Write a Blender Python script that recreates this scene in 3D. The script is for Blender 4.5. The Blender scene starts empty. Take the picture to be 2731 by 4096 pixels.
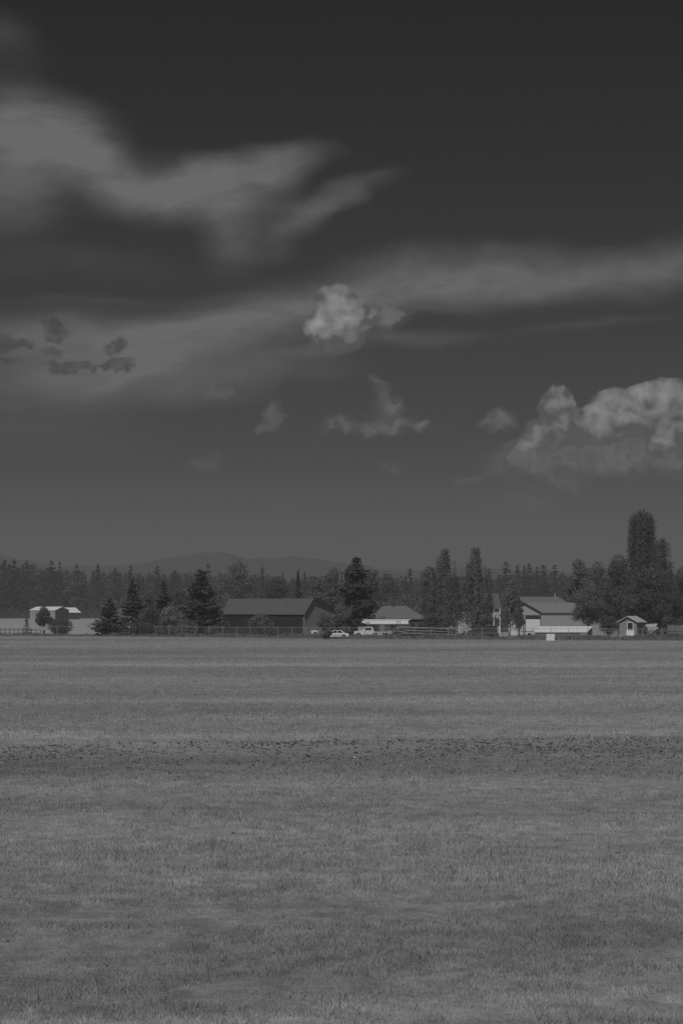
import bpy, math, random
import numpy as np
from mathutils import Vector
S = bpy.context.scene
C = S.collection
R = math.radians
# ------------------------------------------------------------------ camera
F = 9670.0            # focal length in pixels of the 2731 x 4096 photograph (85 mm)
EYE = 4.7             # eye height
YH = 2440.0           # pixel row of the horizon
EXPOSURE = -0.7
SUN_AZ, SUN_EL = 195.0, 50.0   # degrees clockwise from +Y ; behind the camera, a little to its left
cd = bpy.data.cameras.new('camera'); cam = bpy.data.objects.new('camera', cd); C.objects.link(cam)
cam.location = (0, 0, EYE); cam.rotation_euler = (R(90), 0, 0)
cd.sensor_fit = 'VERTICAL'; cd.sensor_height = 36; cd.sensor_width = 24
cd.lens = 36*F/4096; cd.shift_y = (YH-2048)/4096; cd.clip_start = 0.5; cd.clip_end = 40000
S.camera = cam
S.render.resolution_x = 682; S.render.resolution_y = 1024
S.view_settings.view_transform = 'Standard'; S.view_settings.look = 'None'
S.view_settings.exposure = EXPOSURE; S.view_settings.gamma = 1
S.render.engine = 'CYCLES'
S.cycles.volume_bounces = 0
S.cycles.max_bounces = 6; S.cycles.transparent_max_bounces = 8
# ------------------------------------------------------------------ node helpers
class NT:
    def __init__(s, nt): s.nt = nt
    def n(s, t, **k):
        o = s.nt.nodes.new(t)
        for a, b in k.items(): setattr(o, a, b)
        return o
    def l(s, a, b): s.nt.links.new(a, b)
    def put(s, sock, v):
        if hasattr(v, 'node'): s.l(v, sock)
        elif v is not None: sock.default_value = v
    def m(s, op, a, b=None, c=None, clamp=False):
        o = s.n('ShaderNodeMath', operation=op); o.use_clamp = clamp
        for i, v in enumerate((a, b, c)): s.put(o.inputs[i], v)
        return o.outputs[0]
    def vm(s, op, a, b=None):
        o = s.n('ShaderNodeVectorMath', operation=op); s.put(o.inputs[0], a); s.put(o.inputs[1], b)
        return o.outputs[1] if op in ('LENGTH', 'DOT_PRODUCT') else o.outputs[0]
    def comb(s, x, y, z=0.0):
        o = s.n('ShaderNodeCombineXYZ')
        for i, v in enumerate((x, y, z)): s.put(o.inputs[i], v)
        return o.outputs[0]
    def noise(s, vec, scale, detail=4, rough=0.5, out=0):
        o = s.n('ShaderNodeTexNoise'); s.put(o.inputs['Vector'], vec); o.inputs['Scale'].default_value = scale
        o.inputs['Detail'].default_value = detail; o.inputs['Roughness'].default_value = rough
        return o.outputs[out]
    def ramp(s, v, a, b, c=0.0, d=1.0, smooth=True):
        o = s.n('ShaderNodeMapRange'); o.interpolation_type = 'SMOOTHSTEP' if smooth else 'LINEAR'
        for i, q in enumerate((v, a, b, c, d)): s.put(o.inputs[i], q)
        return o.outputs[0]
    def mix(s, f, a, b):
        o = s.n('ShaderNodeMix'); o.data_type = 'FLOAT'
        s.put(o.inputs[0], f); s.put(o.inputs[2], a); s.put(o.inputs[3], b)
        return o.outputs[0]
# ------------------------------------------------------------------ world: sky and clouds by direction
W = bpy.data.worlds.new('World'); S.world = W; W.use_nodes = True
W.node_tree.nodes.clear(); T = NT(W.node_tree)
out = T.n('ShaderNodeOutputWorld'); bg = T.n('ShaderNodeBackground'); T.l(bg.outputs[0], out.inputs[0])
sky = T.n('ShaderNodeTexSky', sky_type='NISHITA'); sky.sun_disc = False
sky.sun_elevation = R(SUN_EL); sky.sun_rotation = R(SUN_AZ)
sky.air_density = 1.0; sky.dust_density = 1.0; sky.ozone_density = 1.0
sep = T.n('ShaderNodeSeparateColor'); T.l(sky.outputs[0], sep.inputs[0])
SKY_GAIN, SKY_GAMMA = 1.0, 1.0
tc = T.n('ShaderNodeTexCoord'); sx = T.n('ShaderNodeSeparateXYZ'); T.l(tc.outputs['Generated'], sx.inputs[0])
az = T.m('ARCTAN2', sx.outputs[0], sx.outputs[1])
el = T.m('ARCSINE', sx.outputs[2])
# red-filtered film: only the red of the sky counts, which makes the blue go dark upwards
red = T.m('MULTIPLY', sep.outputs[0], 0.1)
fr_ = T.n('ShaderNodeValToRGB'); T.l(T.m('DIVIDE', el, 0.3, clamp=True), fr_.inputs[0]); fr_.color_ramp.interpolation = 'B_SPLINE'
FILT = [(0.0, .46), (.05, .40), (.12, .26), (.20, .155), (.33, .148), (.54, .108), (.83, .078), (1.0, .07)]
while len(fr_.color_ramp.elements) < len(FILT): fr_.color_ramp.elements.new(0.5)
for e_, (p_, v_) in zip(fr_.color_ramp.elements, FILT): e_.position = p_; e_.color = (v_, v_, v_, 1)
dark = fr_.outputs[0]
base = T.m('MULTIPLY', red, dark)
# angular units: 1/1000 rad ; u to the right, v up
u0 = T.m('MULTIPLY', az, 1000.0); v0 = T.m('MULTIPLY', el, 1000.0)
uv = T.comb(u0, v0)
def A(x, y): return ((x-784)/5.552, (1401-y)/5.552)      # photo (1568 wide) -> milliradians
def warp(vec, scale, amp, detail=3, rough=0.5, aniso=1.0, seed=0.0):
    q = vec
    if aniso != 1.0 or seed:
        mp = T.n('ShaderNodeMapping'); T.put(mp.inputs[0], vec)
        mp.inputs['Scale'].default_value = (1/aniso, 1, 1); mp.inputs['Location'].default_value = (seed, seed*1.7, seed)
        q = mp.outputs[0]
    nz = T.noise(q, scale, detail, rough, 1)
    d = T.vm('SUBTRACT', nz, (0.5, 0.5, 0.5))
    sc = T.n('ShaderNodeVectorMath', operation='SCALE'); T.put(sc.inputs[0], d); sc.inputs['Scale'].default_value = amp
    fl = T.vm('MULTIPLY', sc.outputs[0], (1, 1, 0))
    return T.vm('ADD', vec, fl)
def blobs(vec, lst, inner=0.0, op='ADD'):
    acc = None
    for (x, y, rx, ry, ang, st) in lst:
        a, b = A(x, y)
        mp = T.n('ShaderNodeMapping', vector_type='TEXTURE'); T.put(mp.inputs[0], vec)
        mp.inputs['Location'].default_value = (a, b, 0); mp.inputs['Rotation'].default_value = (0, 0, R(ang))
        mp.inputs['Scale'].default_value = (rx/5.552, ry/5.552, 1)
        r = T.ramp(T.vm('LENGTH', mp.outputs[0]), inner, 1.0, st, 0.0)
        acc = r if acc is None else T.m(op, acc, r)
    return acc
# high soft layer
wv = warp(warp(uv, 0.022, 26, 2, 0.5, 2.2), 0.09, 8, 4, 0.55, 2.0, 7)
soft = blobs(wv, [
 (50,330,230,170,-10,0.95),(190,330,150,105,-25,0.45),(330,425,250,88,-14,0.50),(500,440,200,85,0,0.45),(600,400,215,62,4,0.55),
 (520,520,130,105,-70,0.42),(610,490,150,75,10,0.34),(350,470,230,70,-4,0.34),(650,420,120,62,0,0.34),(240,400,170,80,-20,0.25),(430,430,320,60,-3,.2),(690,520,160,38,28,0.30),(800,475,170,34,20,0.36),(30,480,190,110,0,0.40),(150,600,380,60,0,0.10),
 (10,90,110,60,0,0.16),(30,140,120,120,0,0.08),
 (120,800,560,120,4,0.44),(380,790,430,105,8,0.42),(150,765,440,50,3,0.26),(520,850,420,80,10,.14),(420,760,300,60,6,.12),(300,860,400,70,6,.26),(700,730,320,100,12,.26),(450,800,420,90,8,.16),(1100,640,500,80,4,.14),(650,700,360,105,12,0.44),(930,650,380,92,6,0.46),(1150,640,350,86,4,0.42),(1420,628,340,74,7,0.46),(1560,590,160,70,12,0.30),
 (240,690,330,20,2,0.12),(930,775,260,22,5,0.26),(760,820,300,26,12,0.16),(560,880,360,60,8,0.28),(180,900,460,85,3,0.32),
 (40,1000,420,110,0,0.14),(1350,740,300,22,8,0.14)])
st = T.noise(T.vm('MULTIPLY', wv, (0.35, 1, 1)), 0.13, 9, 0.66)
soft = T.m('MULTIPLY', soft, T.ramp(st, 0.28, 0.72, 0.74, 1.18))
soft = T.m('MINIMUM', T.m('MULTIPLY', soft, 1.22), 1.0)
c1 = T.mix(soft, base, 0.235)
# faint low cumulus with soft edges
wf = warp(uv, 0.10, 16, 6, 0.6, 1.3, 3)
faint = blobs(wf, [
 (870,735,95,40,0,0.95),(905,728,60,24,10,.5),(760,800,90,26,0,.5),(626,962,38,40,35,0.75),(610,985,40,20,20,0.6),(870,900,38,26,-40,0.55),(900,935,50,26,-45,0.55),(770,978,60,24,10,0.5),(870,982,130,26,0,0.8),(890,950,60,36,-25,.45),(965,975,40,26,-25,0.7),
 (500,900,50,26,10,0.5),(475,1062,60,30,0,0.32),(895,1066,60,18,0,0.30),(640,1140,60,26,0,0.16),
 (1145,975,52,26,0,0.95),(1215,1010,36,24,20,0.7),(1275,1055,230,72,6,0.85),(1450,1045,220,76,0,0.95),(1400,1000,200,50,0,.5),(1200,1035,60,36,35,0.45),(1080,1105,70,16,0,0.4),(1290,1115,90,26,0,0.40),(1190,1150,140,36,0,0.25),(1540,1060,80,60,0,0.3)], 0.1)
fd = T.noise(wf, 0.22, 6, 0.62)
faint = T.m('MULTIPLY', faint, T.ramp(fd, 0.30, 0.66, 0.45, 1.45))
faint = T.m('MINIMUM', faint, 1.0)
c2 = T.mix(T.m('MULTIPLY', faint, 0.85), c1, T.ramp(T.noise(wf, 0.12, 6, 0.6), 0.3, 0.7, 0.165, 0.265))
# little grey cumulus in front of the bright veil
dk = blobs(warp(uv, 0.13, 14, 6, 0.62, 1.2, 11), [
 (115,745,40,22,0,0.9),(128,770,44,30,0,0.9),(12,800,52,34,0,1.0),(62,796,34,20,0,0.8),(15,840,60,18,0,0.7),(130,815,60,24,0,0.6),(170,848,140,18,0,0.7),(262,800,48,38,0,0.75),(275,842,60,22,0,0.85),(225,715,20,8,0,0.5)], 0.2)
dk = T.ramp(dk, 0.22, 0.75)
dn = T.noise(uv, 0.20, 5, 0.6)
c3 = T.mix(T.m('MULTIPLY', T.m('MULTIPLY', dk, 0.85), T.ramp(dn, 0.3, 0.65, 0.45, 1.1)), c2, 0.085)
# bright cauliflower cumulus
wb = warp(warp(uv, 0.07, 5, 2, 0.5, 1.0, 5), 0.16, 4.8, 7, 0.56, 1.0, 2)
cb = blobs(wb, [
 (772,705,74,68,0,1.0),(733,752,58,48,0,1.0),(805,745,72,60,0,0.9),(845,735,60,36,0,0.5),(775,782,84,34,0,0.7),
 (1275,945,62,74,0,1.0),(1290,930,40,44,0,.5),(1262,1000,80,50,0,0.9),(1330,1000,90,40,0,.6),(1215,1020,50,34,20,.5),(1355,965,50,42,0,1.1),(1385,945,50,50,0,1.0),(1470,905,46,34,0,.9),(1520,900,44,30,0,.9),(1420,935,80,56,0,1.1),(1500,925,90,56,0,1.1),(1560,915,70,52,0,1.1),(1450,980,140,52,0,1.0),(1545,975,90,64,0,1.0),(1380,1000,90,36,0,.7),(1520,1030,60,40,0,0.8),(1225,990,34,26,0,0.6)], 0.15)
al = T.ramp(cb, 0.18, 0.44)
off = T.vm('ADD', wb, (2.2, -3.2, 0))
def relief(sc):
    a = T.noise(wb, sc, 2.5, 0.5); b = T.noise(off, sc, 2.5, 0.5)
    return T.m('SUBTRACT', a, b)
rl = T.m('ADD', T.m('MULTIPLY', relief(0.09), 0.85), T.m('MULTIPLY', relief(0.3), 0.16))
core = T.ramp(cb, 0.35, 1.35)
low = blobs(uv, [(1430,1020,240,75,0,0.62),(1560,985,60,60,0,0.35),(800,800,120,50,0,0.4),(880,740,90,70,0,0.40),(1270,980,90,110,0,0.55),(770,700,60,70,0,-0.45),(728,748,34,30,0,-0.45),(1380,960,90,50,10,-0.15),(1490,905,90,40,0,-0.15)])
br = T.m('ADD', T.m('ADD', T.mix(core, 0.20, 0.34), rl), T.m('MULTIPLY', low, -0.30))
br = T.m('MINIMUM', T.m('MAXIMUM', br, 0.14), 0.60)
c4 = T.mix(T.m('MULTIPLY', al, 0.92), c3, br)
cc = T.n('ShaderNodeCombineColor')
for i in range(3): T.l(c4, cc.inputs[i])
T.l(cc.outputs[0], bg.inputs[0]); bg.inputs[1].default_value = 1.0
W.cycles.sampling_method = 'MANUAL'; W.cycles.sample_map_resolution = 512
# ------------------------------------------------------------------ sun
sl = bpy.data.lights.new('sun', 'SUN'); sun = bpy.data.objects.new('sun', sl); C.objects.link(sun)
sl.energy = 4.5; sl.angle = R(0.53); sl.color = (1, 1, 1)
sd = Vector((math.sin(R(SUN_AZ))*math.cos(R(SUN_EL)), math.cos(R(SUN_AZ))*math.cos(R(SUN_EL)), math.sin(R(SUN_EL))))
sun.rotation_euler = sd.to_track_quat('Z', 'Y').to_euler(); sun.location = (0, -30, 60)
# ------------------------------------------------------------------ materials (black-and-white photograph: greys)
MATS = {}
def mat(name, v, rough=0.8, amp=0.15, scale=1.5, spec=0.3, bump=0.0, metal=0.0, transl=0.0, stripes=None, detail=4):
    if name in MATS: return MATS[name]
    m = bpy.data.materials.new(name); m.use_nodes = True; t = NT(m.node_tree); t.nt.nodes.clear()
    o = t.n('ShaderNodeOutputMaterial'); p = t.n('ShaderNodeBsdfPrincipled')
    c = t.n('ShaderNodeTexCoord').outputs['Object']
    n1 = t.noise(c, scale, detail, 0.6)
    f = t.ramp(n1, 0.25, 0.75, 1-amp, 1+amp, False)
    if stripes:      # (axis, pitch, depth): boards or ribs
        ax, pitch, dep = stripes
        s = t.n('ShaderNodeSeparateXYZ'); t.l(c, s.inputs[0])
        w = t.m('FRACT', t.m('DIVIDE', s.outputs[ax], pitch))
        f = t.m('MULTIPLY', f, t.m('SUBTRACT', 1.0, t.m('MULTIPLY', t.m('LESS_THAN', w, 0.22), dep)))
    val = t.m('MULTIPLY', f, v)
    k = t.n('ShaderNodeCombineColor')
    for i in range(3): t.l(val, k.inputs[i])
    t.l(k.outputs[0], p.inputs['Base Color'])
    p.inputs['Roughness'].default_value = rough; p.inputs['Metallic'].default_value = metal
    p.inputs['Specular IOR Level'].default_value = spec
    if bump:
        b = t.n('ShaderNodeBump'); b.inputs['Strength'].default_value = bump; b.inputs['Distance'].default_value = 0.05
        t.l(t.noise(c, scale*6, 5, 0.6), b.inputs['Height']); t.l(b.outputs[0], p.inputs['Normal'])
    if transl:
        tr = t.n('ShaderNodeBsdfTranslucent'); t.l(k.outputs[0], tr.inputs[0])
        mx = t.n('ShaderNodeMixShader'); mx.inputs[0].default_value = transl
        t.l(p.outputs[0], mx.inputs[1]); t.l(tr.outputs[0], mx.inputs[2]); t.l(mx.outputs[0], o.inputs[0])
    else: t.l(p.outputs[0], o.inputs[0])
    MATS[name] = m; return m
def M_leaf(n, v, scale=0.45): return mat(n, v, 0.75, 0.40, scale, 0.2, transl=0.25, detail=5)
spruceM = M_leaf('spruce_needles', 0.125); decM = M_leaf('broad_leaves', 0.145); darkM = M_leaf('dark_leaves', 0.100)
popM = M_leaf('poplar_leaves', 0.125); farM = M_leaf('far_needles', 0.07, 0.06); paleM = M_leaf('pale_leaves', 0.18); farD = M_leaf('far_leaves', 0.09, 0.06)
bark = mat('bark', 0.10, 0.95, 0.3, 3); birch = mat('birch_bark', 0.5, 0.8, 0.35, 4)
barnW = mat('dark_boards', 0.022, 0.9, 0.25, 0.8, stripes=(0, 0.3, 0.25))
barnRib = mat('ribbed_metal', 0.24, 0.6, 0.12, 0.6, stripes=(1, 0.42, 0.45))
barnRoof = mat('weathered_roof', 0.085, 0.7, 0.10, 0.5, stripes=(0, 0.75, 0.10))
trimD = mat('dark_trim', 0.04, 0.7); whiteM = mat('white_metal', 0.75, 0.5, 0.06, 0.8); whiteRoof = mat('white_roof_sheet', 0.58, 0.55, 0.06, 0.8, stripes=(0, 0.9, 0.06))
creamS = mat('pale_siding', 0.36, 0.8, 0.08, 1.0, stripes=(2, 0.2, 0.25)); garS = mat('garage_board', 0.38, 0.8, 0.07, 1.2)
garRoof = mat('light_shingles', 0.19, 0.85, 0.10, 2.5); midRoof = mat('grey_shingles', 0.12, 0.85, 0.12, 2.5); dimRoof = mat('dim_shingles', 0.09, 0.85, 0.12, 2.5)
paint = mat('white_car_paint', 0.62, 0.28, 0.05, 1.5, 0.5); paintG = mat('grey_car_paint', 0.18, 0.35, 0.1, 2, 0.5); glass = mat('dark_glass', 0.02, 0.08, 0.1, 2, 0.6)
rubber = mat('rubber', 0.025, 0.9); chrome = mat('wheel_metal', 0.35, 0.4, 0.1, 2, metal=0.6); black = mat('black_plastic', 0.03, 0.6)
galv = mat('galvanised_steel', 0.30, 0.5, 0.15, 3); wood = mat('grey_wood', 0.14, 0.9, 0.30, 2.0, bump=0.3); woodD = mat('dark_wood', 0.06, 0.9, 0.3, 2.0)
poleM = mat('peeled_pole', 0.19, 0.9, 0.35, 1.4); plaster = mat('grey_house_wall', 0.06, 0.85, 0.15, 1); weedM = M_leaf('weed_leaves', 0.19, 2.0)
tarpM = mat('pale_tarpaulin', 0.30, 0.6, 0.2, 1.2); stoneM = mat('pale_stone', 0.45, 0.9, 0.2, 4); lampM = mat('headlight_glass', 0.6, 0.15, 0.05, 2, 0.7)
farWallM = mat('far_barn_wall', 0.30, 0.8, 0.08, 0.3); farDark = mat('far_barn_gable', 0.055, 0.8, 0.1, 0.3)
# ------------------------------------------------------------------ object helpers
def tag(o, label=None, cat=None, group=None, kind=None):
    if label: o['label'] = label
    if cat: o['category'] = cat
    if group: o['group'] = group
    if kind: o['kind'] = kind
    return o
def thing(name, loc, rz=0.0, label=None, cat=None, group=None):
    o = bpy.data.objects.new(name, None); C.objects.link(o); o.empty_display_size = 0.3
    o.location = loc; o.rotation_euler = (0, 0, rz); return tag(o, label, cat, group)
def mesh_np(name, v, f, m, parent=None, smooth=False):
    """v (N,3) array, f (M,k) index array"""
    me = bpy.data.meshes.new(name); v = np.asarray(v, np.float32); f = np.asarray(f, np.int32)
    k = f.shape[1]
    me.vertices.add(len(v)); me.vertices.foreach_set('co', v.ravel())
    me.loops.add(f.size); me.loops.foreach_set('vertex_index', f.ravel())
    me.polygons.add(len(f)); me.polygons.foreach_set('loop_start', np.arange(0, f.size, k, dtype=np.int32))
    if smooth: me.polygons.foreach_set('use_smooth', np.ones(len(f), bool))
    me.update(calc_edges=True); me.materials.append(m)
    o = bpy.data.objects.new(name, me); C.objects.link(o)
    if parent: o.parent = parent
    return o
class MB:
    def __init__(s): s.v = []; s.f = []
    def poly(s, pts):
        i = len(s.v); s.v += [tuple(p) for p in pts]; s.f.append(tuple(range(i, i+len(pts)))); return s
    def box(s, x0, x1, y0, y1, z0, z1):
        i = len(s.v)
        s.v += [(x, y, z) for z in (z0, z1) for y in (y0, y1) for x in (x0, x1)]
        for q in ((0,2,3,1),(4,5,7,6),(0,1,5,4),(2,6,7,3),(0,4,6,2),(1,3,7,5)): s.f.append(tuple(i+k for k in q))
        return s
    def prism(s, pts, a0, a1, axis=1, a0b=None, a1b=None, top=None):
        """extrude 2-D outline pts; axis=1: (x,z) along y ; axis=0: (y,z) along x"""
        n = len(pts); i = len(s.v)
        for a in (a0, a1):
            for p in pts: s.v.append((p[0], a, p[1]) if axis == 1 else (a, p[0], p[1]))
        s.f.append(tuple(i+k for k in range(n))); s.f.append(tuple(i+n+k for k in reversed(range(n))))
        for k in range(n): j = (k+1) % n; s.f.append((i+k, i+n+k, i+n+j, i+j))
        return s
    def frustum(s, lo, hi):
        """lo, hi: two rings of points with the same count"""
        n = len(lo); i = len(s.v); s.v += [tuple(p) for p in lo]+[tuple(p) for p in hi]
        s.f.append(tuple(i+k for k in reversed(range(n)))); s.f.append(tuple(i+n+k for k in range(n)))
        for k in range(n): j = (k+1) % n; s.f.append((i+k, i+j, i+n+j, i+n+k))
        return s
    def tube(s, pts, rad, n=6):
        pts = [Vector(p) for p in pts]; i0 = len(s.v)
        rad = rad if hasattr(rad, '__len__') else [rad]*len(pts)
        for k, p in enumerate(pts):
            d = (pts[min(k+1, len(pts)-1)]-pts[max(k-1, 0)]).normalized()
            a = d.cross(Vector((0.13, 0.31, 0.94)) if abs(d.z) < 0.9 else Vector((1, 0, 0))).normalized(); b = d.cross(a)
            for q in range(n):
                t = 2*math.pi*q/n; s.v.append(tuple(p+(a*math.cos(t)+b*math.sin(t))*rad[k]))
        for k in range(len(pts)-1):
            for q in range(n):
                r = (q+1) % n; s.f.append((i0+k*n+q, i0+k*n+r, i0+(k+1)*n+r, i0+(k+1)*n+q))
        s.f.append(tuple(i0+q for q in reversed(range(n)))); s.f.append(tuple(i0+(len(pts)-1)*n+q for q in range(n)))
        return s
    def build(s, name, m, parent=None, bevel=0.0, smooth=False):
        me = bpy.data.meshes.new(name); me.from_pydata(s.v, [], s.f); me.update(); me.materials.append(m)
        if smooth:
            for p in me.polygons: p.use_smooth = True
        o = bpy.data.objects.new(name, me); C.objects.link(o)
        if parent: o.parent = parent
        if bevel:
            b = o.modifiers.new('bevel', 'BEVEL'); b.width = bevel; b.segments = 2; b.limit_method = 'ANGLE'
        return o
def X(px, d): return (px-1365.5)/F*d          # world x of a photo column seen at distance d
def Z(py, d): return EYE-(py-YH)/F*d          # world z of a photo row
def D(py): return F*EYE/(py-YH)               # distance of ground seen at a photo row
# ------------------------------------------------------------------ value noise
_g = np.random.RandomState(5).rand(256, 256)
def vn(x, y):
    x = np.asarray(x, float); y = np.asarray(y, float)
    xi = np.floor(x).astype(int); yi = np.floor(y).astype(int); a = x-xi; b = y-yi
    a = a*a*(3-2*a); b = b*b*(3-2*b)
    g = lambda i, j: _g[i % 256, j % 256]
    return (g(xi, yi)*(1-a)+g(xi+1, yi)*a)*(1-b)+(g(xi, yi+1)*(1-a)+g(xi+1, yi+1)*a)*b
def gz(x, y):
    """gentle relief of the meadow, dying out before the farmyard"""
    x = np.asarray(x, float); y = np.asarray(y, float)
    h = (vn(x/17+3, y/13+8)-0.5)*0.32+(vn(x/6+31, y/5+2)-0.5)*0.12
    h = h+0.07*np.exp(-((y-0.3*x-90)/6)**2)
    k = np.clip((330-y)/60, 0, 1)*np.clip((y-8)/10, 0, 1)
    return h*k
# ------------------------------------------------------------------ ground
def ground_nodes(t, gain=1.0):
    c = t.n('ShaderNodeTexCoord').outputs['Object']
    s = t.n('ShaderNodeSeparateXYZ'); t.l(c, s.inputs[0]); x, y = s.outputs[0], s.outputs[1]
    n1 = t.noise(t.vm('MULTIPLY', c, (0.35, 1, 0)), 0.075, 4, 0.6)       # long patches across the field
    n2 = t.noise(t.vm('MULTIPLY', c, (1, 1, 0)), 0.45, 5, 0.62)
    n3 = t.noise(t.vm('MULTIPLY', c, (1, 1, 0)), 5.0, 4, 0.65)
    n4 = t.noise(t.vm('MULTIPLY', c, (0.12, 1, 0)), 0.03, 4, 0.6)
    f = t.m('MULTIPLY', t.ramp(n1, 0.28, 0.72, 0.86, 1.14), t.ramp(n2, 0.25, 0.75, 0.82, 1.18, False))
    f = t.m('MULTIPLY', f, t.ramp(n3, 0.25, 0.75, 0.80, 1.20, False))
    f = t.m('MULTIPLY', f, t.ramp(n4, 0.3, 0.7, 0.88, 1.12))
    f = t.m('MULTIPLY', f, t.ramp(t.noise(t.vm('MULTIPLY', c, (1, 0.8, 0)), 1.7, 4, 0.6), 0.3, 0.7, 0.80, 1.15))
    yy = t.m('ADD', t.m('SUBTRACT', y, t.m('MULTIPLY', x, 0.30)), t.m('MULTIPLY', t.m('SUBTRACT', t.noise(c, 0.12, 3), 0.5), 10.0))
    def band(c0, w, a):
        return t.m('ADD', 1.0, t.m('MULTIPLY', t.m('EXPONENT', t.m('MULTIPLY', t.m('POWER', t.m('DIVIDE', t.m('SUBTRACT', yy, c0), w), 2.0), -1.0)), a))
    for b in BANDS: f = t.m('MULTIPLY', f, band(*b))
    far = t.ramp(y, 405, 470); f = t.m('MULTIPLY', f, t.mix(far, 1.0, FARG))
    return c, t.m('MULTIPLY', f, gain*0.245)
BANDS = [(79, 6.5, -0.17), (90.5, 3.8, 0.17), (32.0, 2.0, -0.20), (28.0, 0.9, 0.20), (40, 4, 0.04), (275, 22, -0.12), (330, 18, 0.08), (205, 14, 0.06), (180, 9, -0.05), (140, 10, -0.06), (120, 6, .05), (393, 16, -0.10)]
FARG = 1.35
def ground_mat(name, gain, bump, transl=0.0):
    m = bpy.data.materials.new(name); m.use_nodes = True; t = NT(m.node_tree); t.nt.nodes.clear()
    o = t.n('ShaderNodeOutputMaterial'); p = t.n('ShaderNodeBsdfPrincipled'); c, v = ground_nodes(t, gain)
    k = t.n('ShaderNodeCombineColor')
    for i in range(3): t.l(v, k.inputs[i])
    t.l(k.outputs[0], p.inputs['Base Color']); p.inputs['Roughness'].default_value = 0.95; p.inputs['Specular IOR Level'].default_value = 0.1
    if bump:
        b = t.n('ShaderNodeBump'); b.inputs['Strength'].default_value = bump; b.inputs['Distance'].default_value = 0.12
        t.l(t.m('ADD', t.noise(c, 9.0, 6, 0.7), t.m('MULTIPLY', t.noise(c, 1.3, 4, 0.6), 2.0)), b.inputs['Height']); t.l(b.outputs[0], p.inputs['Normal'])
    if transl:
        tr = t.n('ShaderNodeBsdfTranslucent'); t.l(k.outputs[0], tr.inputs[0]); mx = t.n('ShaderNodeMixShader'); mx.inputs[0].default_value = transl
        t.l(p.outputs[0], mx.inputs[1]); t.l(tr.outputs[0], mx.inputs[2]); t.l(mx.outputs[0], o.inputs[0])
    else: t.l(p.outputs[0], o.inputs[0])
    return m
groundM = ground_mat('dry_meadow', 1.0, 0.6); bladeM = ground_mat('dry_grass_blades', 1.9, 0.0, 0.45)
ys = np.concatenate([np.linspace(-60, 8, 8), np.linspace(10, 60, 120), np.geomspace(60.6, 400, 220)[0:], np.geomspace(410, 8000, 60)])
xs = np.concatenate([-np.geomspace(3000, 41, 30), np.linspace(-40, 40, 161), np.geomspace(41, 3000, 30)])
gx, gy = np.meshgrid(xs, ys); gzz = gz(gx, gy)
gv = np.stack([gx, gy, gzz], -1).reshape(-1, 3); nx, ny = len(xs), len(ys)
ii = (np.arange(ny-1)[:, None]*nx+np.arange(nx-1)[None, :]).ravel()
gf = np.stack([ii, ii+1, ii+nx+1, ii+nx], -1)
tag(mesh_np('ground', gv, gf, groundM, smooth=True), kind='structure')
# hills far away
def hills():
    px = np.linspace(-2500, 5200, 260); pr = np.interp(px/1.7417, [-1500,-300, 0, 60, 120, 250, 330, 400, 470, 520, 580, 640, 690, 740, 800, 900, 1010, 1100, 1250, 1568, 3000],
        [1310,1270,1274,1286,1300,1300,1291,1278,1269,1271,1284,1281,1277,1286,1298,1310,1308,1304,1312,1320,1330])*1.7417
    d0 = 3400; xw = (px-1365.5)/F*d0; top = EYE+(YH-pr)/F*d0+(vn(px/40, 3.0)-0.5)*5
    rows = [(-600, 0.0), (-400, 0.25), (-240, 0.55), (-100, 0.85), (0, 1.0), (200, 0.8), (600, 0.3), (1100, 0.0)]
    V = []
    for j, (dy, k) in enumerate(rows):
        V.append(np.stack([xw, np.full_like(xw, d0+dy), (top+2)*k*(1+(vn(px/60, j*3.3)-0.5)*0.25*(dy != 0))-2], -1))
    V = np.concatenate(V); n = len(px); i = (np.arange(len(rows)-1)[:, None]*n+np.arange(n-1)[None, :]).ravel()
    return V, np.stack([i, i+1, i+n+1, i+n], -1)
V, Fc = hills(); tag(mesh_np('hills', V, Fc, mat('hill_forest', 0.072, 0.9, 0.3, 0.004), smooth=True), kind='structure')
# ------------------------------------------------------------------ grass
rg = np.random.RandomState(11)
def blades(n, y0, y1, h0, h1, w0, w1, half=0.175, xr=None, yf=None, patch=True):
    """single bent blades of dry grass spread over the part of the meadow in view and a little beyond"""
    y = np.sqrt(rg.uniform(y0**2, y1**2, n)) if yf is None else yf(n)
    x = rg.uniform(-1, 1, n)*(half*y+1.5) if xr is None else rg.uniform(xr[0], xr[1], n)
    return x, y
def blade_mesh(x, y, h, w, lean=0.5, zb=0.0):
    n = len(x); a = rg.uniform(0, 2*np.pi, n); b = rg.uniform(0, 2*np.pi, n); L = rg.uniform(0.1, lean, n)
    z = gz(x, y)-0.01+zb
    dx, dy = np.cos(a)*w/2, np.sin(a)*w/2
    p0 = np.stack([x-dx, y-dy, z], -1); p1 = np.stack([x+dx, y+dy, z], -1)
    mx_, my_ = x+np.cos(b)*L*h*0.35, y+np.sin(b)*L*h*0.35
    p2 = np.stack([mx_+dx*0.6, my_+dy*0.6, z+h*0.6], -1)
    p3 = np.stack([x+np.cos(b)*L*h, y+np.sin(b)*L*h, z+h*(1-0.3*L)], -1)
    v = np.stack([p0, p1, p2, p3], 1).reshape(-1, 3); i = np.arange(n)*4
    return v, np.stack([i, i+1, i+2, i+3], -1)
parts = []
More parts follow.
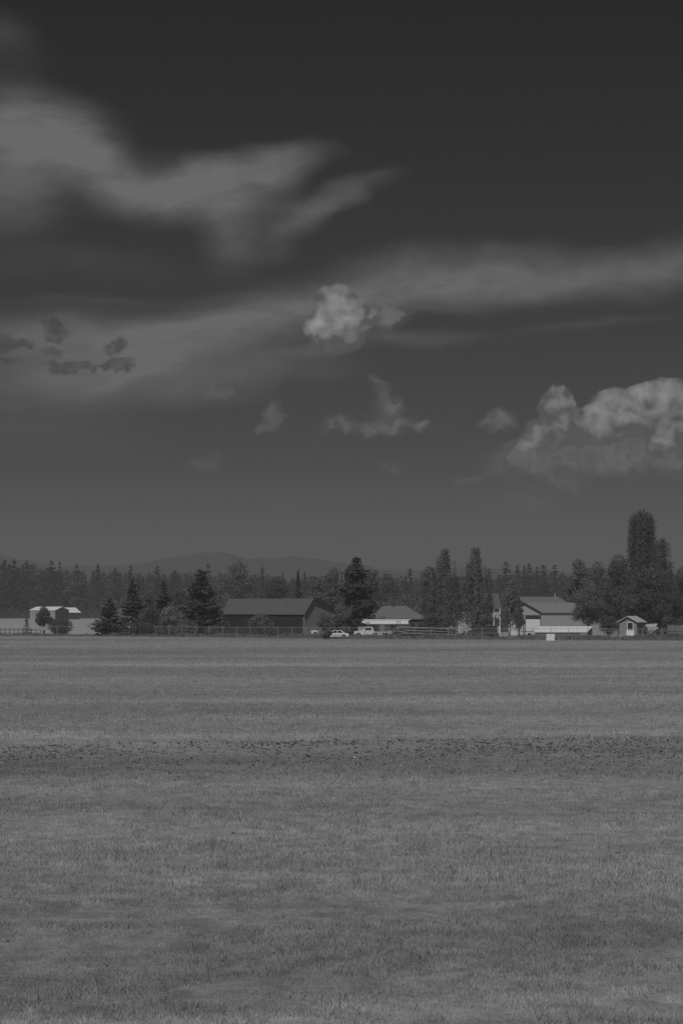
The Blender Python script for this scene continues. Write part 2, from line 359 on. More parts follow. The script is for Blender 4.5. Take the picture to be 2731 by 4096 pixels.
for (n, y0, y1, h0, h1, w0, w1) in [(200000, 24, 40, .05, .13, .004, .008), (240000, 40, 72, .05, .15, .007, .013), (200000, 72, 125, .05, .18, .012, .024), (170000, 125, 395, .08, .22, .03, .07)]:
    x, y = blades(n, y0, y1, h0, h1, w0, w1)
    k = np.clip(vn(x/.45, y/.45)*0.55+vn(x/1.5+5, y/1.5)*0.4+vn(x/5+9, y/4)*0.4-0.05, 0.35, 1.3)
    # less grass in the strip of bare, weedy ground
    t_ = y-0.3*x; keep = rg.rand(n) > 0.55*np.exp(-((t_-79)/7)**2)
    h = (h0+(h1-h0)*rg.rand(n))*k; w = rg.uniform(w0, w1, n)
    parts.append(blade_mesh(x[keep], y[keep], h[keep], w[keep]))
o_ = 0; vv = []; ff = []
for v, f in parts: vv.append(v); ff.append(f+o_); o_ += len(v)
tag(mesh_np('dry_grass', np.concatenate(vv), np.concatenate(ff), bladeM), 'short dry grass covering the open meadow in front of the farm', 'grass', kind='stuff')
# leafy weeds of the rough strip
def weeds(n, scale_fn, pos):
    V = []; 
    for q in range(n):
        x, y, s = pos(q); m_ = int(10+10*rg.rand()); a = rg.uniform(0, 2*np.pi, m_); r = s*rg.uniform(0.15, 1, m_); el_ = rg.uniform(0.1, 0.8, m_)
        z0 = float(gz(x, y))
        for j in range(m_):
            c, s_ = math.cos(a[j]), math.sin(a[j]); L = r[j]; hx, hz = L*math.cos(el_[j]), L*math.sin(el_[j]); w = 0.16*s+0.1*L
            V += [(x, y, z0), (x+c*hx*0.5-s_*w, y+s_*hx*0.5+c*w, z0+hz*0.7), (x+c*hx, y+s_*hx, z0+hz), (x+c*hx*0.5+s_*w, y+s_*hx*0.5-c*w, z0+hz*0.7)]
    V = np.array(V); i = np.arange(len(V)//4)*4
    return V, np.stack([i, i+1, i+2, i+3], -1)
def posw(q):
    while True:
        x = rg.uniform(-19, 19); t_ = 86.5-abs(rg.normal(0, 1))*8.5; y = t_+0.30*x
        if q % 14 == 0: y = rg.uniform(30, 120); x = rg.uniform(-0.17, 0.17)*y
        if vn(x/2.3+4, y/3.0) > rg.rand()*0.9: break
    return x, y, rg.uniform(0.03, 0.10)*(1.6 if rg.rand() < 0.10 else 1)*min(1, y/85)
v, f = weeds(6500, None, posw)
tag(mesh_np('weeds', v, f, weedM), 'dark low weeds dotting the rough strip across the meadow', 'weeds', kind='stuff')
sb = []
for q in range(22):
    x, y, s = posw(q if q % 7 else 1); s = rg.uniform(0.02, 0.05); z = float(gz(x, y)); a = rg.uniform(0, 3)
    for k in range(2):
        pass
    sb.append((x, y, z, s, a))
V = []; Fx = []
for (x, y, z, s, a) in sb:
    i = len(V)
    V += [(x-s, y, z), (x, y-s*.7, z), (x+s, y, z), (x, y+s*.7, z), (x-s*.5, y-s*.2, z+s*.5), (x+s*.3, y-s*.4, z+s*.6), (x+s*.5, y+s*.2, z+s*.45), (x-s*.2, y+s*.4, z+s*.5)]
    Fx += [(i, i+1, i+5, i+4), (i+1, i+2, i+6, i+5), (i+2, i+3, i+7, i+6), (i+3, i, i+4, i+7), (i+4, i+5, i+6, i+7)]
tag(mesh_np('stones', np.array(V), np.array(Fx), stoneM), 'pale pebbles scattered over the rough strip of the meadow', 'stones', kind='stuff')
# rank growth along the fence
def fence_d(px): return float(np.interp(px, [-600, 400, 1400, 2200, 3400], [452, 438, 405, 388, 368]))
n = 90000; pxs = rg.uniform(-150, 2900, n); dd = np.interp(pxs, [-600, 400, 1400, 2200, 3400], [452, 438, 405, 388, 368])+rg.normal(0, 5, n)
xw = (pxs-1365.5)/F*dd; hh = rg.uniform(.15, .75, n)*np.clip(vn(pxs/38, dd/4)*1.5, .25, 1.3)*np.where(pxs < 380, 0.6, 1.0)
v, f = blade_mesh(xw, dd, hh, rg.uniform(.05, .13, n), 0.5)
tag(mesh_np('tall_grass', v, f, mat('rank_grass', 0.20, 0.9, 0.35, 0.5, 0.1, transl=0.3)), 'taller rank grass growing along the wire fence', 'grass', kind='stuff')
# ------------------------------------------------------------------ trees
def cards(c, u, v):
    n = len(c); V = np.stack([c-u, c-v*0.9+u*0.1, c+u, c+v], 1).reshape(-1, 3); i = np.arange(n)*4
    return V, np.stack([i, i+1, i+2, i+3], -1)
def rand_dirs(r, n, up=0.0):
    d = r.normal(0, 1, (n, 3)); d[:, 2] += up; return d/np.linalg.norm(d, axis=1, keepdims=True)
def leaf_cards(c, size, r, up=0.3, out=None):
    n = len(c); nrm = rand_dirs(r, n, up)
    if out is not None: nrm = nrm*0.75+out; nrm /= np.linalg.norm(nrm, axis=1, keepdims=True)+1e-6
    t_ = rand_dirs(r, n); u = np.cross(nrm, t_); u /= np.linalg.norm(u, axis=1, keepdims=True)+1e-6
    v = np.cross(nrm, u); s = size*r.uniform(.6, 1.3, (n, 1))
    return cards(c, u*s*.5, v*s*.38)
def g_spruce(h, rad, seed, card=0.42, lev=0.32, nb=13, base=0.02, full=0.78, droop=0.35, gap=0.05):
    r = np.random.RandomState(seed); P = []; U = []; Vv = []
    z = h*base
    while z < h*0.985:
        t = (z-h*base)/(h*(1-base)); Lm = rad*(1-t)**full*(0.92+0.25*math.sin(z*2.1+seed))
        if t < 0.08: Lm *= 0.75+3*t
        k = max(4, int(nb*(0.5+0.5*(1-t)))); a0 = r.uniform(0, 6.28)
        for b in range(k):
            if r.rand() < gap: continue
            a = a0+6.283*b/k+r.normal(0, .22); L = max(0.12*rad*0.5, Lm*r.uniform(.62, 1.12)); zb = z+r.normal(0, lev*.35)
            m = max(3, int(L/(card*0.62)))
            for s in np.linspace(0.22 if L > 1 else 0.1, 1, m):
                x = L*s; dz = -droop*x*0.55+droop*0.5*x*s*s
                wd = (1.1-0.75*s)*min(L, 3.4)*0.36
                q = 4 if s < .85 else 3
                for _ in range(q):
                    off = r.uniform(-wd, wd)
                    P.append((math.cos(a)*x-math.sin(a)*off, math.sin(a)*x+math.cos(a)*off, zb+dz-abs(off)*0.25+r.normal(0, .05)))
                    aa = a+np.sign(off)*0.5+r.normal(0, .3); sl = -0.25+0.5*s*droop+r.normal(0, .15); c_ = card*r.uniform(.65, 1.3)
                    U.append((math.cos(aa)*c_*.6, math.sin(aa)*c_*.6, sl*c_*.6)); tl = r.normal(0, .45)
                    Vv.append((-math.sin(aa)*c_*.32, math.cos(aa)*c_*.32, tl*c_*.32))
        z += lev*(0.65+0.5*(1-t))*r.uniform(.8, 1.2)
    for _ in range(10): P.append((r.normal(0, .04), r.normal(0, .04), h*(0.965+0.035*r.rand()))); U.append((0, 0, card*.5)); Vv.append((r.normal(0, card*.2), r.normal(0, card*.2), 0))
    return cards(np.array(P), np.array(U), np.array(Vv))
def g_round(h, rad, seed, n=7000, leaf=0.26, base=0.18, nb=20, top=0.9, lump=0.42, ragged=0.25, shape=1.0):
    r = np.random.RandomState(seed); out = []; nn = []; cen = []; n = int(n*1.7); leaf *= .82; hz0 = h*(1-base)/2; nb = max(nb, int(hz0/rad*16))
    zc = h*(base+1)/2; hz = h*(1-base)/2
    for i in range(nb):
        d = rand_dirs(r, 1)[0]*r.uniform(.35, 1)**0.6
        t = d[2]; w = (1-0.45*max(t, 0)**1.3*shape)
        c = np.array([d[0]*rad*.72*w, d[1]*rad*.72*w, zc+d[2]*hz*.78]); s = rad*lump*r.uniform(.6, 1.15)
        cen.append((c, s))
    cen.append((np.array([0, 0, zc]), rad*.55)); cen.append((np.array([r.normal(0, rad*.08), 0, h-rad*.38]), rad*.40)); cen.append((np.array([r.normal(0, rad*.15), 0, h-rad*.85]), rad*.55))
    tot = sum(s*s for c, s in cen)
    for c, s in cen:
        m = int(n*s*s/tot); d = rand_dirs(r, m, .15); q = r.uniform(.45, 1, (m, 1))**.5*(1+r.normal(0, ragged, (m, 1))*.5)
        # leave gaps: drop the leaves of some directions
        g = np.sin(d[:, 0]*7+c[0]*5)+np.sin(d[:, 1]*6+c[2]*4)+np.sin(d[:, 2]*8+c[1]*3); k = g > -1.1
        out.append((c+d*q*s*np.array([1, 1, .85]))[k]); nn.append(d[k])
    P = np.concatenate(out); nn = np.concatenate(nn); kk = P[:, 2] > h*base*.6; P = P[kk]; nn = nn[kk]
    P[:, 2] = np.minimum(P[:, 2], h*(1+r.normal(0, .006, len(P))))
    return leaf_cards(P, leaf, r, .4, nn), cen
def g_poplar(h, rad, seed, n=9000, leaf=0.28, ns=34, base=0.06, taper=0.55, tops=(.80, 1.0), skirt=False):
    """columnar crown of many steep shoots"""
    r = np.random.RandomState(seed); out = []; nn = []; n = int(n*1.7); leaf *= .80
    for i in range(ns):
        a = r.uniform(0, 6.28); q = math.sqrt(r.rand()); rr = rad*q
        z1 = h*(tops[1]-(tops[1]-tops[0])*q**2*1.0)*r.uniform(.93, 1.0); z0 = h*(base+0.5*r.rand()**1.6)
        if skirt: z1 = h*r.uniform(.80, 1.0) if q < .58 else h*(.82-.42*(q-.58)/.42)*r.uniform(.88, 1.08); z0 = h*(base+(z1/h-base)*.45*r.rand()**1.6)
        if i < 9: rr = rad*(.42 if skirt else .5)*math.sqrt(r.rand()); z1 = h*r.uniform(.955, 1)
        m = int(n/ns); t = r.uniform(0, 1, m)**.85; z = z0+(z1-z0)*t
        f = np.interp(z/h, [0, .08, .25, .55, .8, 1], [.45, .85, 1, .97-.15*taper, 1-.45*taper, 1-.75*taper])
        wr = rad*.21*(1-.65*t)+.10
        ox = r.normal(0, 1, m); oy = r.normal(0, 1, m); x = math.cos(a)*rr*f+ox*wr*.55; y = math.sin(a)*rr*f+oy*wr*.55
        k = np.sin(z*3.1+i*2)+r.normal(0, .8, m) > -.7
        out.append(np.stack([x, y, z+r.normal(0, .1, m)], -1)[k]); dn_ = np.stack([ox*.6+math.cos(a)*q, oy*.6+math.sin(a)*q, np.full(m, .35)], -1); nn.append((dn_/(np.linalg.norm(dn_, axis=1, keepdims=True)+1e-6))[k])
    return leaf_cards(np.concatenate(out), leaf, r, .2, np.concatenate(nn))
def trunk_mb(h, r0, seed, top=0.9, limbs=None, lean=0.0):
    m = MB(); r = random.Random(seed); k = 7
    pts = [(r.gauss(0, .04)*i*h/18+lean*i/k*h*.1, r.gauss(0, .04)*i*h/18, h*top*i/k) for i in range(k+1)]
    m.tube(pts, [r0*(1-.9*i/k)+.015 for i in range(k+1)], 8)
    for c, s in (limbs or []):
        zb = max(h*.12, c[2]*.45); f = min(1, zb/(h*top))
        j = f*k; i0 = min(k-1, int(j)); b = Vector(pts[i0]).lerp(Vector(pts[i0+1]), j-i0); e = Vector(c)
        m.tube([b, b.lerp(e, .5)+Vector((0, 0, -s*.15)), e], [r0*.35, r0*.22, .02], 5)
    return m
LONE = 'trees standing around the farm buildings'
def tree(kind, name, px, top, d, hw, label, cat='tree', seed=1, m=None, bk=None, group=None, **k):
    h = Z(top, d); rad = hw/F*d; t = thing(name, (X(px, d), d, 0), 0.0, label, cat, group)
    rad *= {'round': 1.12, 'poplar': 1.08}.get(kind, 1)
    if kind == 'spruce':
        rad *= 1.3
        v, f = g_spruce(h, rad, seed, **k); mesh_np('crown', v, f, m or spruceM, t); trunk_mb(h, h*.018+.06, seed, .96).build('trunk', bk or bark, t, smooth=True)
    elif kind == 'poplar':
        v, f = g_poplar(h, rad, seed, **k); mesh_np('crown', v, f, m or popM, t); trunk_mb(h, h*.016+.1, seed, .85).build('trunk', bk or bark, t, smooth=True)
    else:
        (v, f), cen = g_round(h, rad, seed, **k); mesh_np('crown', v, f, m or decM, t)
        trunk_mb(h, h*.02+.05, seed, .8, cen[:9]).build('trunk', bk or bark, t, smooth=True)
    return t
sp = dict(card=.30)
# left belt of trees in front of the glimpsed white shed
tree('spruce', 'spruce_tree', 440, 2392, 436, 76, 'low broad spruce at the left end of the dark tree belt', seed=3, droop=.45)
tree('spruce', 'spruce_tree', 532, 2316, 440, 74, 'narrow-topped spruce in front of the half-hidden white shed', seed=8)
tree('spruce', 'spruce_tree', 655, 2320, 450, 62, 'slim dark spruce left of the big drooping spruce', seed=12)
tree('spruce', 'spruce_tree', 803, 2278, 438, 96, 'big drooping spruce just left of the long dark barn', seed=21, droop=.5, nb=16, full=.62)
tree('round', 'shrub', 600, 2425, 437, 52, 'rounded dark shrub between the two left spruces', 'shrub', 31, darkM, n=5000, base=.02)
tree('round', 'shrub', 692, 2422, 434, 70, 'pale leafy shrub under the slim spruce left of the drooping spruce', 'shrub', 33, paleM, n=7000, base=.02, lump=.36)
tree('round', 'leafy_tree', 590, 2372, 452, 44, 'dark leafy tree filling the gap between the two middle spruces of the left belt', 'tree', 37, darkM, n=6000, base=.02)
tree('round', 'leafy_tree', 722, 2350, 452, 44, 'dark leafy tree touching the left side of the drooping spruce', 'tree', 38, darkM, n=6000, base=.02)
tree('round', 'shrub', 745, 2480, 430, 50, 'low shrub at the foot of the drooping spruce', 'shrub', 35, decM, n=4500, base=.01)
tree('round', 'shrub', 868, 2400, 445, 30, 'narrow pale shrub against the left end of the long dark barn', 'shrub', 36, decM, n=3500, base=.02)
tree('round', 'shrub', 1046, 2453, 424, 62, 'spreading leafy bush in front of the long dark barn', 'shrub', 41, decM, n=9000, base=.0, lump=.34, nb=26, ragged=.35)
tree('round', 'shrub', 565, 2490, 431, 78, 'low wide shrub along the fence below the white shed', 'shrub', 44, darkM, n=5000, base=.0)
tree('round', 'shrub', 870, 2505, 432, 55, 'low dark shrub at the left foot of the long dark barn', 'shrub', 46, darkM, n=4000, base=.0)
# far left group
tree('spruce', 'juniper_tree', 108, 2470, 480, 17, 'small narrow evergreen, leftmost of the trees in the pale left field', seed=51, card=.24, nb=8, full=.6)
tree('round', 'leafy_tree', 176, 2424, 478, 36, 'taller tapering tree in front of the pale far barn', 'tree', 52, darkM, n=7000, base=.03, shape=1.5, lump=.36)
tree('round', 'leafy_tree', 237, 2476, 474, 52, 'low round bushy tree right of the tapering tree in the pale field', 'tree', 53, darkM, n=6500, base=.02)
# behind and beside the barn
tree('round', 'aspen_tree', 955, 2236, 640, 88, 'tall airy pale tree rising behind the long dark barn roof', 'tree', 61, M_leaf('airy_leaves', .13), n=6500, leaf=.42, base=.15, nb=34, lump=.30, ragged=.6)
tree('round', 'leafy_tree', 868, 2300, 660, 42, 'small leafy tree between the drooping spruce and the airy pale tree', 'tree', 62, decM, n=5000, leaf=.4, base=.1)
tree('round', 'leafy_tree', 1110, 2300, 700, 60, 'rounded tree behind the middle of the barn roof', 'tree', 63, farD, n=6000, leaf=.45, base=.1)
tree('spruce', 'spruce_tree', 1192, 2278, 620, 26, 'thin spiky spruce behind the right end of the barn roof', seed=64, m=M_leaf('thin_needles', .10), card=.4, lev=.5)
tree('round', 'leafy_tree', 1262, 2302, 470, 52, 'left of the two leafy trees behind the barn gable', 'tree', 65, decM, n=9000, base=.1, nb=24, lump=.36)
tree('round', 'leafy_tree', 1328, 2270, 478, 48, 'taller leafy tree between the barn gable and the big central spruce', 'tree', 66, M_leaf('mid_leaves', .13), n=9000, base=.1, nb=24, lump=.34, shape=1.4)
tree('spruce', 'spruce_tree', 1424, 2224, 446, 100, 'big broad central spruce right of the barn', seed=71, droop=.30, nb=16, full=.66, base=.16)
tree('round', 'lilac_bush', 1368, 2412, 424, 62, 'light leafy bush hiding the right side of the ribbed barn gable', 'bush', 72, decM, n=8500, base=.03, lump=.36)
tree('round', 'lilac_bush', 1300, 2455, 421, 38, 'small leafy bush against the ribbed barn gable behind the white cars', 'bush', 73, decM, n=4000, base=.03)
tree('round', 'leafy_tree', 1492, 2278, 620, 36, 'round-headed tree peeping out right of the central spruce', 'tree', 74, farD, n=5000, leaf=.4, base=.1)
tree('round', 'leafy_tree', 1556, 2290, 900, 46, 'round dark tree behind the low grey house roof', 'tree', 75, farD, n=5000, leaf=.6, base=.05)
tree('round', 'leafy_tree', 1712, 2262, 620, 34, 'leafy tree filling the gap left of the left poplar', 'tree', 76, darkM, n=5000, leaf=.4, base=.05)
tree('poplar', 'poplar_tree', 1778, 2192, 446, 78, 'left and wider of the two columnar poplars in the middle', seed=81, n=22000, ns=70, base=.02, taper=.35, skirt=True)
tree('poplar', 'poplar_tree', 1903, 2185, 442, 64, 'right and slimmer of the two columnar poplars in the middle', seed=84, n=19000, ns=60, base=.02, taper=.45, skirt=True)
tree('round', 'shrub', 1725, 2455, 438, 42, 'shrub at the left foot of the left columnar poplar', 'shrub', 85, darkM, n=4000, base=.0)
tree('round', 'shrub', 1940, 2452, 437, 36, 'shrub at the right foot of the right columnar poplar', 'shrub', 86, decM, n=3500, base=.0)
tree('poplar', 'birch_tree', 2036, 2322, 425, 52, 'loose birch with a white trunk left of the garage gable', 'tree', 87, decM, birch, n=6500, ns=26, base=.08, taper=.9)
tree('round', 'leafy_tree', 2074, 2392, 436, 24, 'dark tree squeezed between the birch and the garage gable', 'tree', 88, darkM, n=3500, base=.04)
# right of the garage
tree('round', 'leafy_tree', 2312, 2234, 520, 58, 'pointed tree behind the right end of the garage roof', 'tree', 91, M_leaf('mid_leaves', .13), n=8000, leaf=.36, base=.1, shape=1.6, nb=26, lump=.32)
tree('round', 'ash_tree', 2352, 2330, 425, 74, 'low spreading ash in front of the right end of the garage', 'tree', 92, decM, n=12000, base=.16, nb=28, lump=.34, ragged=.4)
tree('round', 'leafy_tree', 2392, 2242, 490, 64, 'medium tree between the pointed tree and the dark round tree', 'tree', 93, decM, n=8000, leaf=.33, base=.05)
tree('round', 'leafy_tree', 2476, 2214, 470, 86, 'dark round tree left of the tallest poplar', 'tree', 94, darkM, n=15000, leaf=.32, base=.05, nb=30, lump=.36)
tree('poplar', 'poplar_tree', 2563, 2034, 455, 60, 'tallest poplar with a ragged top on the right', seed=95, m=M_leaf('tall_leaves', .095), n=30000, ns=90, base=.04, taper=.25, tops=(.93, 1.0), leaf=.3)
tree('poplar', 'poplar_tree', 2640, 2150, 452, 76, 'broad poplar leaning against the right side of the tallest poplar', seed=96, m=M_leaf('tall_leaves', .095), n=24000, ns=80, base=.04, taper=.4, skirt=True, leaf=.3)
tree('round', 'leafy_tree', 2600, 2240, 440, 112, 'wide leafy tree at the foot of the tallest poplar', 'tree', 97, darkM, n=16000, leaf=.3, base=.1, nb=34, lump=.34)
tree('round', 'leafy_tree', 2732, 2262, 448, 62, 'leafy tree cut by the right edge of the picture', 'tree', 98, darkM, n=9000, base=.05, nb=24)
tree('round', 'leafy_tree', 2520, 2300, 446, 60, 'dark leafy tree filling the gap left of the tallest poplar trunk', 'tree', 101, darkM, n=9000, base=.05)
tree('round', 'leafy_tree', 2430, 2330, 448, 56, 'dark leafy tree rising behind the shrub between garage and small shed', 'tree', 102, darkM, n=9000, base=.05)
tree('round', 'shrub', 2690, 2470, 425, 60, 'shrub behind the fence at the far right', 'shrub', 99, darkM, n=5000, base=.0)
tree('round', 'shrub', 2440, 2462, 440, 40, 'dark shrub between the garage and the small shed', 'shrub', 100, darkM, n=4000, base=.0)
# ------------------------------------------------------------------ the far wood
rf = np.random.RandomState(77)
far = []
def far_proto(kind, seed):
    h, rad = (28, 4.6) if kind == 'fir' else (22, 6.0)
    r = np.random.RandomState(seed)
    if kind == 'fir':
        v, f = g_spruce(h, rad*r.uniform(.8, 1.25), seed, card=1.25, lev=1.5, nb=8, base=.08, full=r.uniform(.45, .85), droop=.3, gap=.05)
    else:
        (v, f), _ = g_round(h, rad, seed, n=900, leaf=1.3, base=.1, nb=14, lump=.42)
    return h, v, f
protos = [far_proto('fir', 200+i) for i in range(7)]+[far_proto('round', 220+i) for i in range(3)]
meshes = []
def far_top(px):   # photo row of the general tree-top line
    return float(np.interp(px, [-400, 0, 100, 250, 400, 700, 900, 1100, 1300, 1520, 1600, 1700, 1960, 2000, 2160, 2250, 2700, 3100], [2256, 2252, 2256, 2272, 2284, 2290, 2290, 2300, 2306, 2302, 2312, 2300, 2296, 2296, 2286, 2296, 2290, 2290]))
for i, (h, v, f) in enumerate(protos):
    t = thing('fir_tree' if i < 7 else 'leafy_tree', (0, 0, 0)); mesh_np('crown', v, f, farM if i < 7 else farD, t); trunk_mb(h, .35, i, .93).build('trunk', bark, t)
    meshes.append(t)
def copy_tree(o):
    c = o.copy(); C.objects.link(c)
    for ch in o.children:
        k = ch.copy(); C.objects.link(k); k.parent = c
    return c
used = set(); N = 150
specs = []
for i in range(N):
    px = -120+i*(2731+240)/N+rf.normal(0, 6); specs.append((px, far_top(px)+rf.uniform(-8, 26), rf.uniform(1400, 1620), None))
for px, top in [(207, 2242), (240, 2250), (308, 2262), (392, 2258), (524, 2262), (630, 2262), (700, 2280), (832, 2256), (1050, 2270), (1130, 2290), (1640, 2276), (2022, 2246), (2068, 2258), (2096, 2262), (2115, 2252), (2147, 2268), (2172, 2260), (2217, 2258), (58, 2240), (20, 2246), (108, 2246), (1955, 2272), (2250, 2290), (1218, 2290), (462, 2270)]:
    specs.append((px, top, rf.uniform(1380, 1460), 0))
for (px, top, d, kk) in specs:
    j = rf.randint(0, 7) if (kk == 0 or rf.rand() < .62) else rf.randint(7, 10)
    o = meshes[j] if j not in used else copy_tree(meshes[j]); used.add(j)
    sc = Z(top, d)/protos[j][0]; w = sc*rf.uniform(.85, 1.15)
    o.location = (X(px, d), d, 0); o.scale = (w, w, sc); o.rotation_euler = (0, 0, rf.uniform(0, 6.28))
    if j < 7: tag(o, 'dark fir in the front row of the distant wood across the skyline', 'tree', 'firs of the distant wood')
    else: tag(o, 'round-crowned tree in the front row of the distant wood across the skyline', 'tree', 'leafy trees of the distant wood')
    for ch in o.children: pass
for j, t in enumerate(meshes):
    if j not in used:
        for ch in list(t.children): bpy.data.objects.remove(ch)
        bpy.data.objects.remove(t)
VV = []; FF = []; o_ = 0
for i in range(900):
    px = rf.uniform(-400, 3100); d = rf.uniform(1450, 2100); j = rf.randint(0, 10); h, v, f = protos[j]
    sc = Z(far_top(px)+rf.uniform(2, 40), d)/h; a = rf.uniform(0, 6.28); c_, s_ = math.cos(a), math.sin(a)
    q = np.stack([(v[:, 0]*c_-v[:, 1]*s_)*sc+X(px, d), (v[:, 0]*s_+v[:, 1]*c_)*sc+d, v[:, 2]*sc], -1)
    VV.append(q); FF.append(f+o_); o_ += len(q)
# undergrowth at the edge of the wood
n = 26000; px = rf.uniform(-300, 3000, n); d = rf.uniform(1340, 1420, n); P = np.stack([(px-1365.5)/F*d, d, rf.rand(n)*rf.uniform(1, 7, n)*(.5+vn(px/25, d/40))], -1)
v, f = leaf_cards(P, 1.3, rf, .3); VV.append(v); FF.append(f+o_)
tag(mesh_np('distant_wood', np.concatenate(VV), np.concatenate(FF), farM), 'hazy mass of dark forest behind the front row of distant trees', 'forest', kind='stuff')
# a belt of mid-distance brushwood behind the farmyard
n = 30000; px = rf.uniform(400, 2900, n); d = rf.uniform(640, 760, n); P = np.stack([(px-1365.5)/F*d, d, rf.rand(n)**.8*(4+6*vn(px/60, d/60))], -1)
v, f = leaf_cards(P, .8, rf, .3)
tag(mesh_np('brushwood', v, f, darkM), 'continuous belt of scrub filling the gaps behind the farm buildings', 'scrub', kind='stuff')
# ------------------------------------------------------------------ buildings
def gable(name, px, d, rot, xa, xb, Wd, eave, ridge, ov, wallM, roofM, label, cat='building', split=.5, th=.14, rear=None, hip=0.0, trim=None):
    """origin at the near corner; local x runs along the ridge, local y to the back; gable ends at x=xa and x=xb"""
    t = thing(name, (X(px, d), d, 0), R(rot), label, cat); re = eave if rear is None else rear; ys_ = Wd*split
    prof = [(0, 0), (Wd, 0), (Wd, re), (ys_, ridge), (0, eave)]; m = MB()
    if hip: prof = [(0, 0), (Wd, 0), (Wd, re), (0, eave)]
    m.poly([(xa, y, z) for y, z in ([(0, 0), (Wd, 0), (Wd, re), (ys_, ridge), (0, eave)])]); m.poly([(xb, y, z) for y, z in prof])
    m.poly([(xa, 0, 0), (xb, 0, 0), (xb, 0, eave), (xa, 0, eave)]); m.poly([(xa, Wd, 0), (xb, Wd, 0), (xb, Wd, re), (xa, Wd, re)])
    m.build('wall', wallM, t)
    s1 = (ridge-eave)/ys_; s2 = (ridge-re)/(Wd-ys_); r = MB()
    a = [(-ov, eave-s1*ov+.03), (ys_, ridge+.03), (Wd+ov, re-s2*ov+.03)]
    if hip:
        def ring(h):
            return [(xa-ov, a[0][0], a[0][1]+h), (xb+ov, a[0][0], a[0][1]+h), (xb+ov, a[2][0], a[2][1]+h), (xa-ov, a[2][0], a[2][1]+h), (xa-ov, ys_, a[1][1]+h), (xb-hip, ys_, a[1][1]+h)]
        p = ring(0)+ring(th); r.v = p
        r.f = [(0, 1, 5, 4), (2, 3, 4, 5), (1, 2, 5), (6, 7, 11, 10), (8, 9, 10, 11), (7, 8, 11), (0, 1, 7, 6), (1, 2, 8, 7), (2, 3, 9, 8), (3, 4, 10, 9), (4, 0, 6, 10)]
    else:
        r.prism([a[0], a[1], a[2], (a[2][0], a[2][1]+th), (a[1][0], a[1][1]+th), (a[0][0], a[0][1]+th)], xa-ov, xb+ov, axis=0)
    r.build('roof', roofM, t)
    if trim:
        w = .22
        for x in (xa-ov-.035, xb+ov+.005):
            b = MB(); b.prism([(a[0][0]-.01, a[0][1]-.10), (a[1][0], a[1][1]-.10), (a[2][0]+.01, a[2][1]-.10), (a[2][0]+.01, a[2][1]+th+.02), (a[1][0], a[1][1]+th+.02), (a[0][0]-.01, a[0][1]+th+.02)], x, x+.03, axis=0)
            b.build('rake_board', trim, t)
    return t
def fbox(mb, face, s0, s1, z0, z1, p0, p1, xe):
    if face == 'f': mb.box(s0, s1, -p1, -p0, z0, z1)
    elif face == 'a': mb.box(xe-p1, xe-p0, s0, s1, z0, z1)
    else: mb.box(xe+p0, xe+p1, s0, s1, z0, z1)
def window(t, face, s0, s1, z0, z1, xe=0, fm=None, pm=None, name='window', mull=True):
    w = .09; fr = MB(); B = lambda *q: fbox(fr, face, *q, xe)
    B(s0-w, s1+w, z1, z1+w, .003, .07); B(s0-w, s1+w, z0-w, z0, .003, .09); B(s0-w, s0, z0, z1, .003, .07); B(s1, s1+w, z0, z1, .003, .07)
    if mull: B((s0+s1)/2-.03, (s0+s1)/2+.03, z0, z1, .035, .06)
    f = fr.build(name, fm or whiteM, t); p = MB(); fbox(p, face, s0, s1, z0, z1, .005, .03, xe); p.build('pane', pm or glass, f)
    return f
def door(t, face, s0, s1, z0, z1, xe=0, dm=None, fm=None, panels=4, name='door'):
    p = MB(); fbox(p, face, s0, s1, z0, z1, .005, .05, xe)
    for k in range(panels):
        a = z0+(z1-z0)*(k+.08)/panels; b = z0+(z1-z0)*(k+.92)/panels; fbox(p, face, s0+.08, s1-.08, a, b, .052, .07, xe)
    o = p.build(name, dm or whiteM, t)
    fr = MB(); w = .14
    for q in ((s0-w, s0-.005, z0, z1+w), (s1+.005, s1+w, z0, z1+w), (s0, s1, z1+.005, z1+w)): fbox(fr, face, *q, .003, .09, xe)
    fr.build('frame', fm or trimD, o); return o
# --- long dark barn
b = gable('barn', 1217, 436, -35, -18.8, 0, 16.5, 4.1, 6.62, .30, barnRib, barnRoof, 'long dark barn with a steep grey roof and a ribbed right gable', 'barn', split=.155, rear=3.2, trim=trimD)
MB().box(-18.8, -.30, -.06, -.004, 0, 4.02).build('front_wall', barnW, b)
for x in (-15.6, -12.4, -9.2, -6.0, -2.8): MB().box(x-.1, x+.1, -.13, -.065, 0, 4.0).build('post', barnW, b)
# --- far pale barn and its neighbour
b = gable('barn', 222, 1180, -30, -15.4, 0, 11.2, 4.55, 6.2, .3, farWallM, whiteM, 'pale far barn with a bright roof in the left field', 'barn')
MB().box(.005, .06, .05, 11.15, 0, 4.55).build('gable_panel', farDark, b)
MB().prism([(.05, 4.56), (11.15, 4.56), (5.6, 6.1)], .005, .06, axis=0).build('gable_panel', farDark, b)
MB().box(.07, .12, 3.6, 7.6, 0, 3.6).build('door', trimD, b)
gable('machine_shed', 272, 1230, 40, 0, 7.6, 9.6, 3.45, 5.85, .4, farDark, whiteM, 'smaller far shed with a bright roof right of the pale far barn', 'barn')
# --- half hidden white shed behind the left spruces
b = gable('white_shed', 447, 478, 4, 0, 6.4, 6, 3.3, 4.9, .3, whiteM, dimRoof, 'low white shed half hidden behind the left spruces', 'shed')
window(b, 'f', 1.2, 2.2, 1.1, 2.1); window(b, 'f', 4.0, 5.0, 1.1, 2.1)
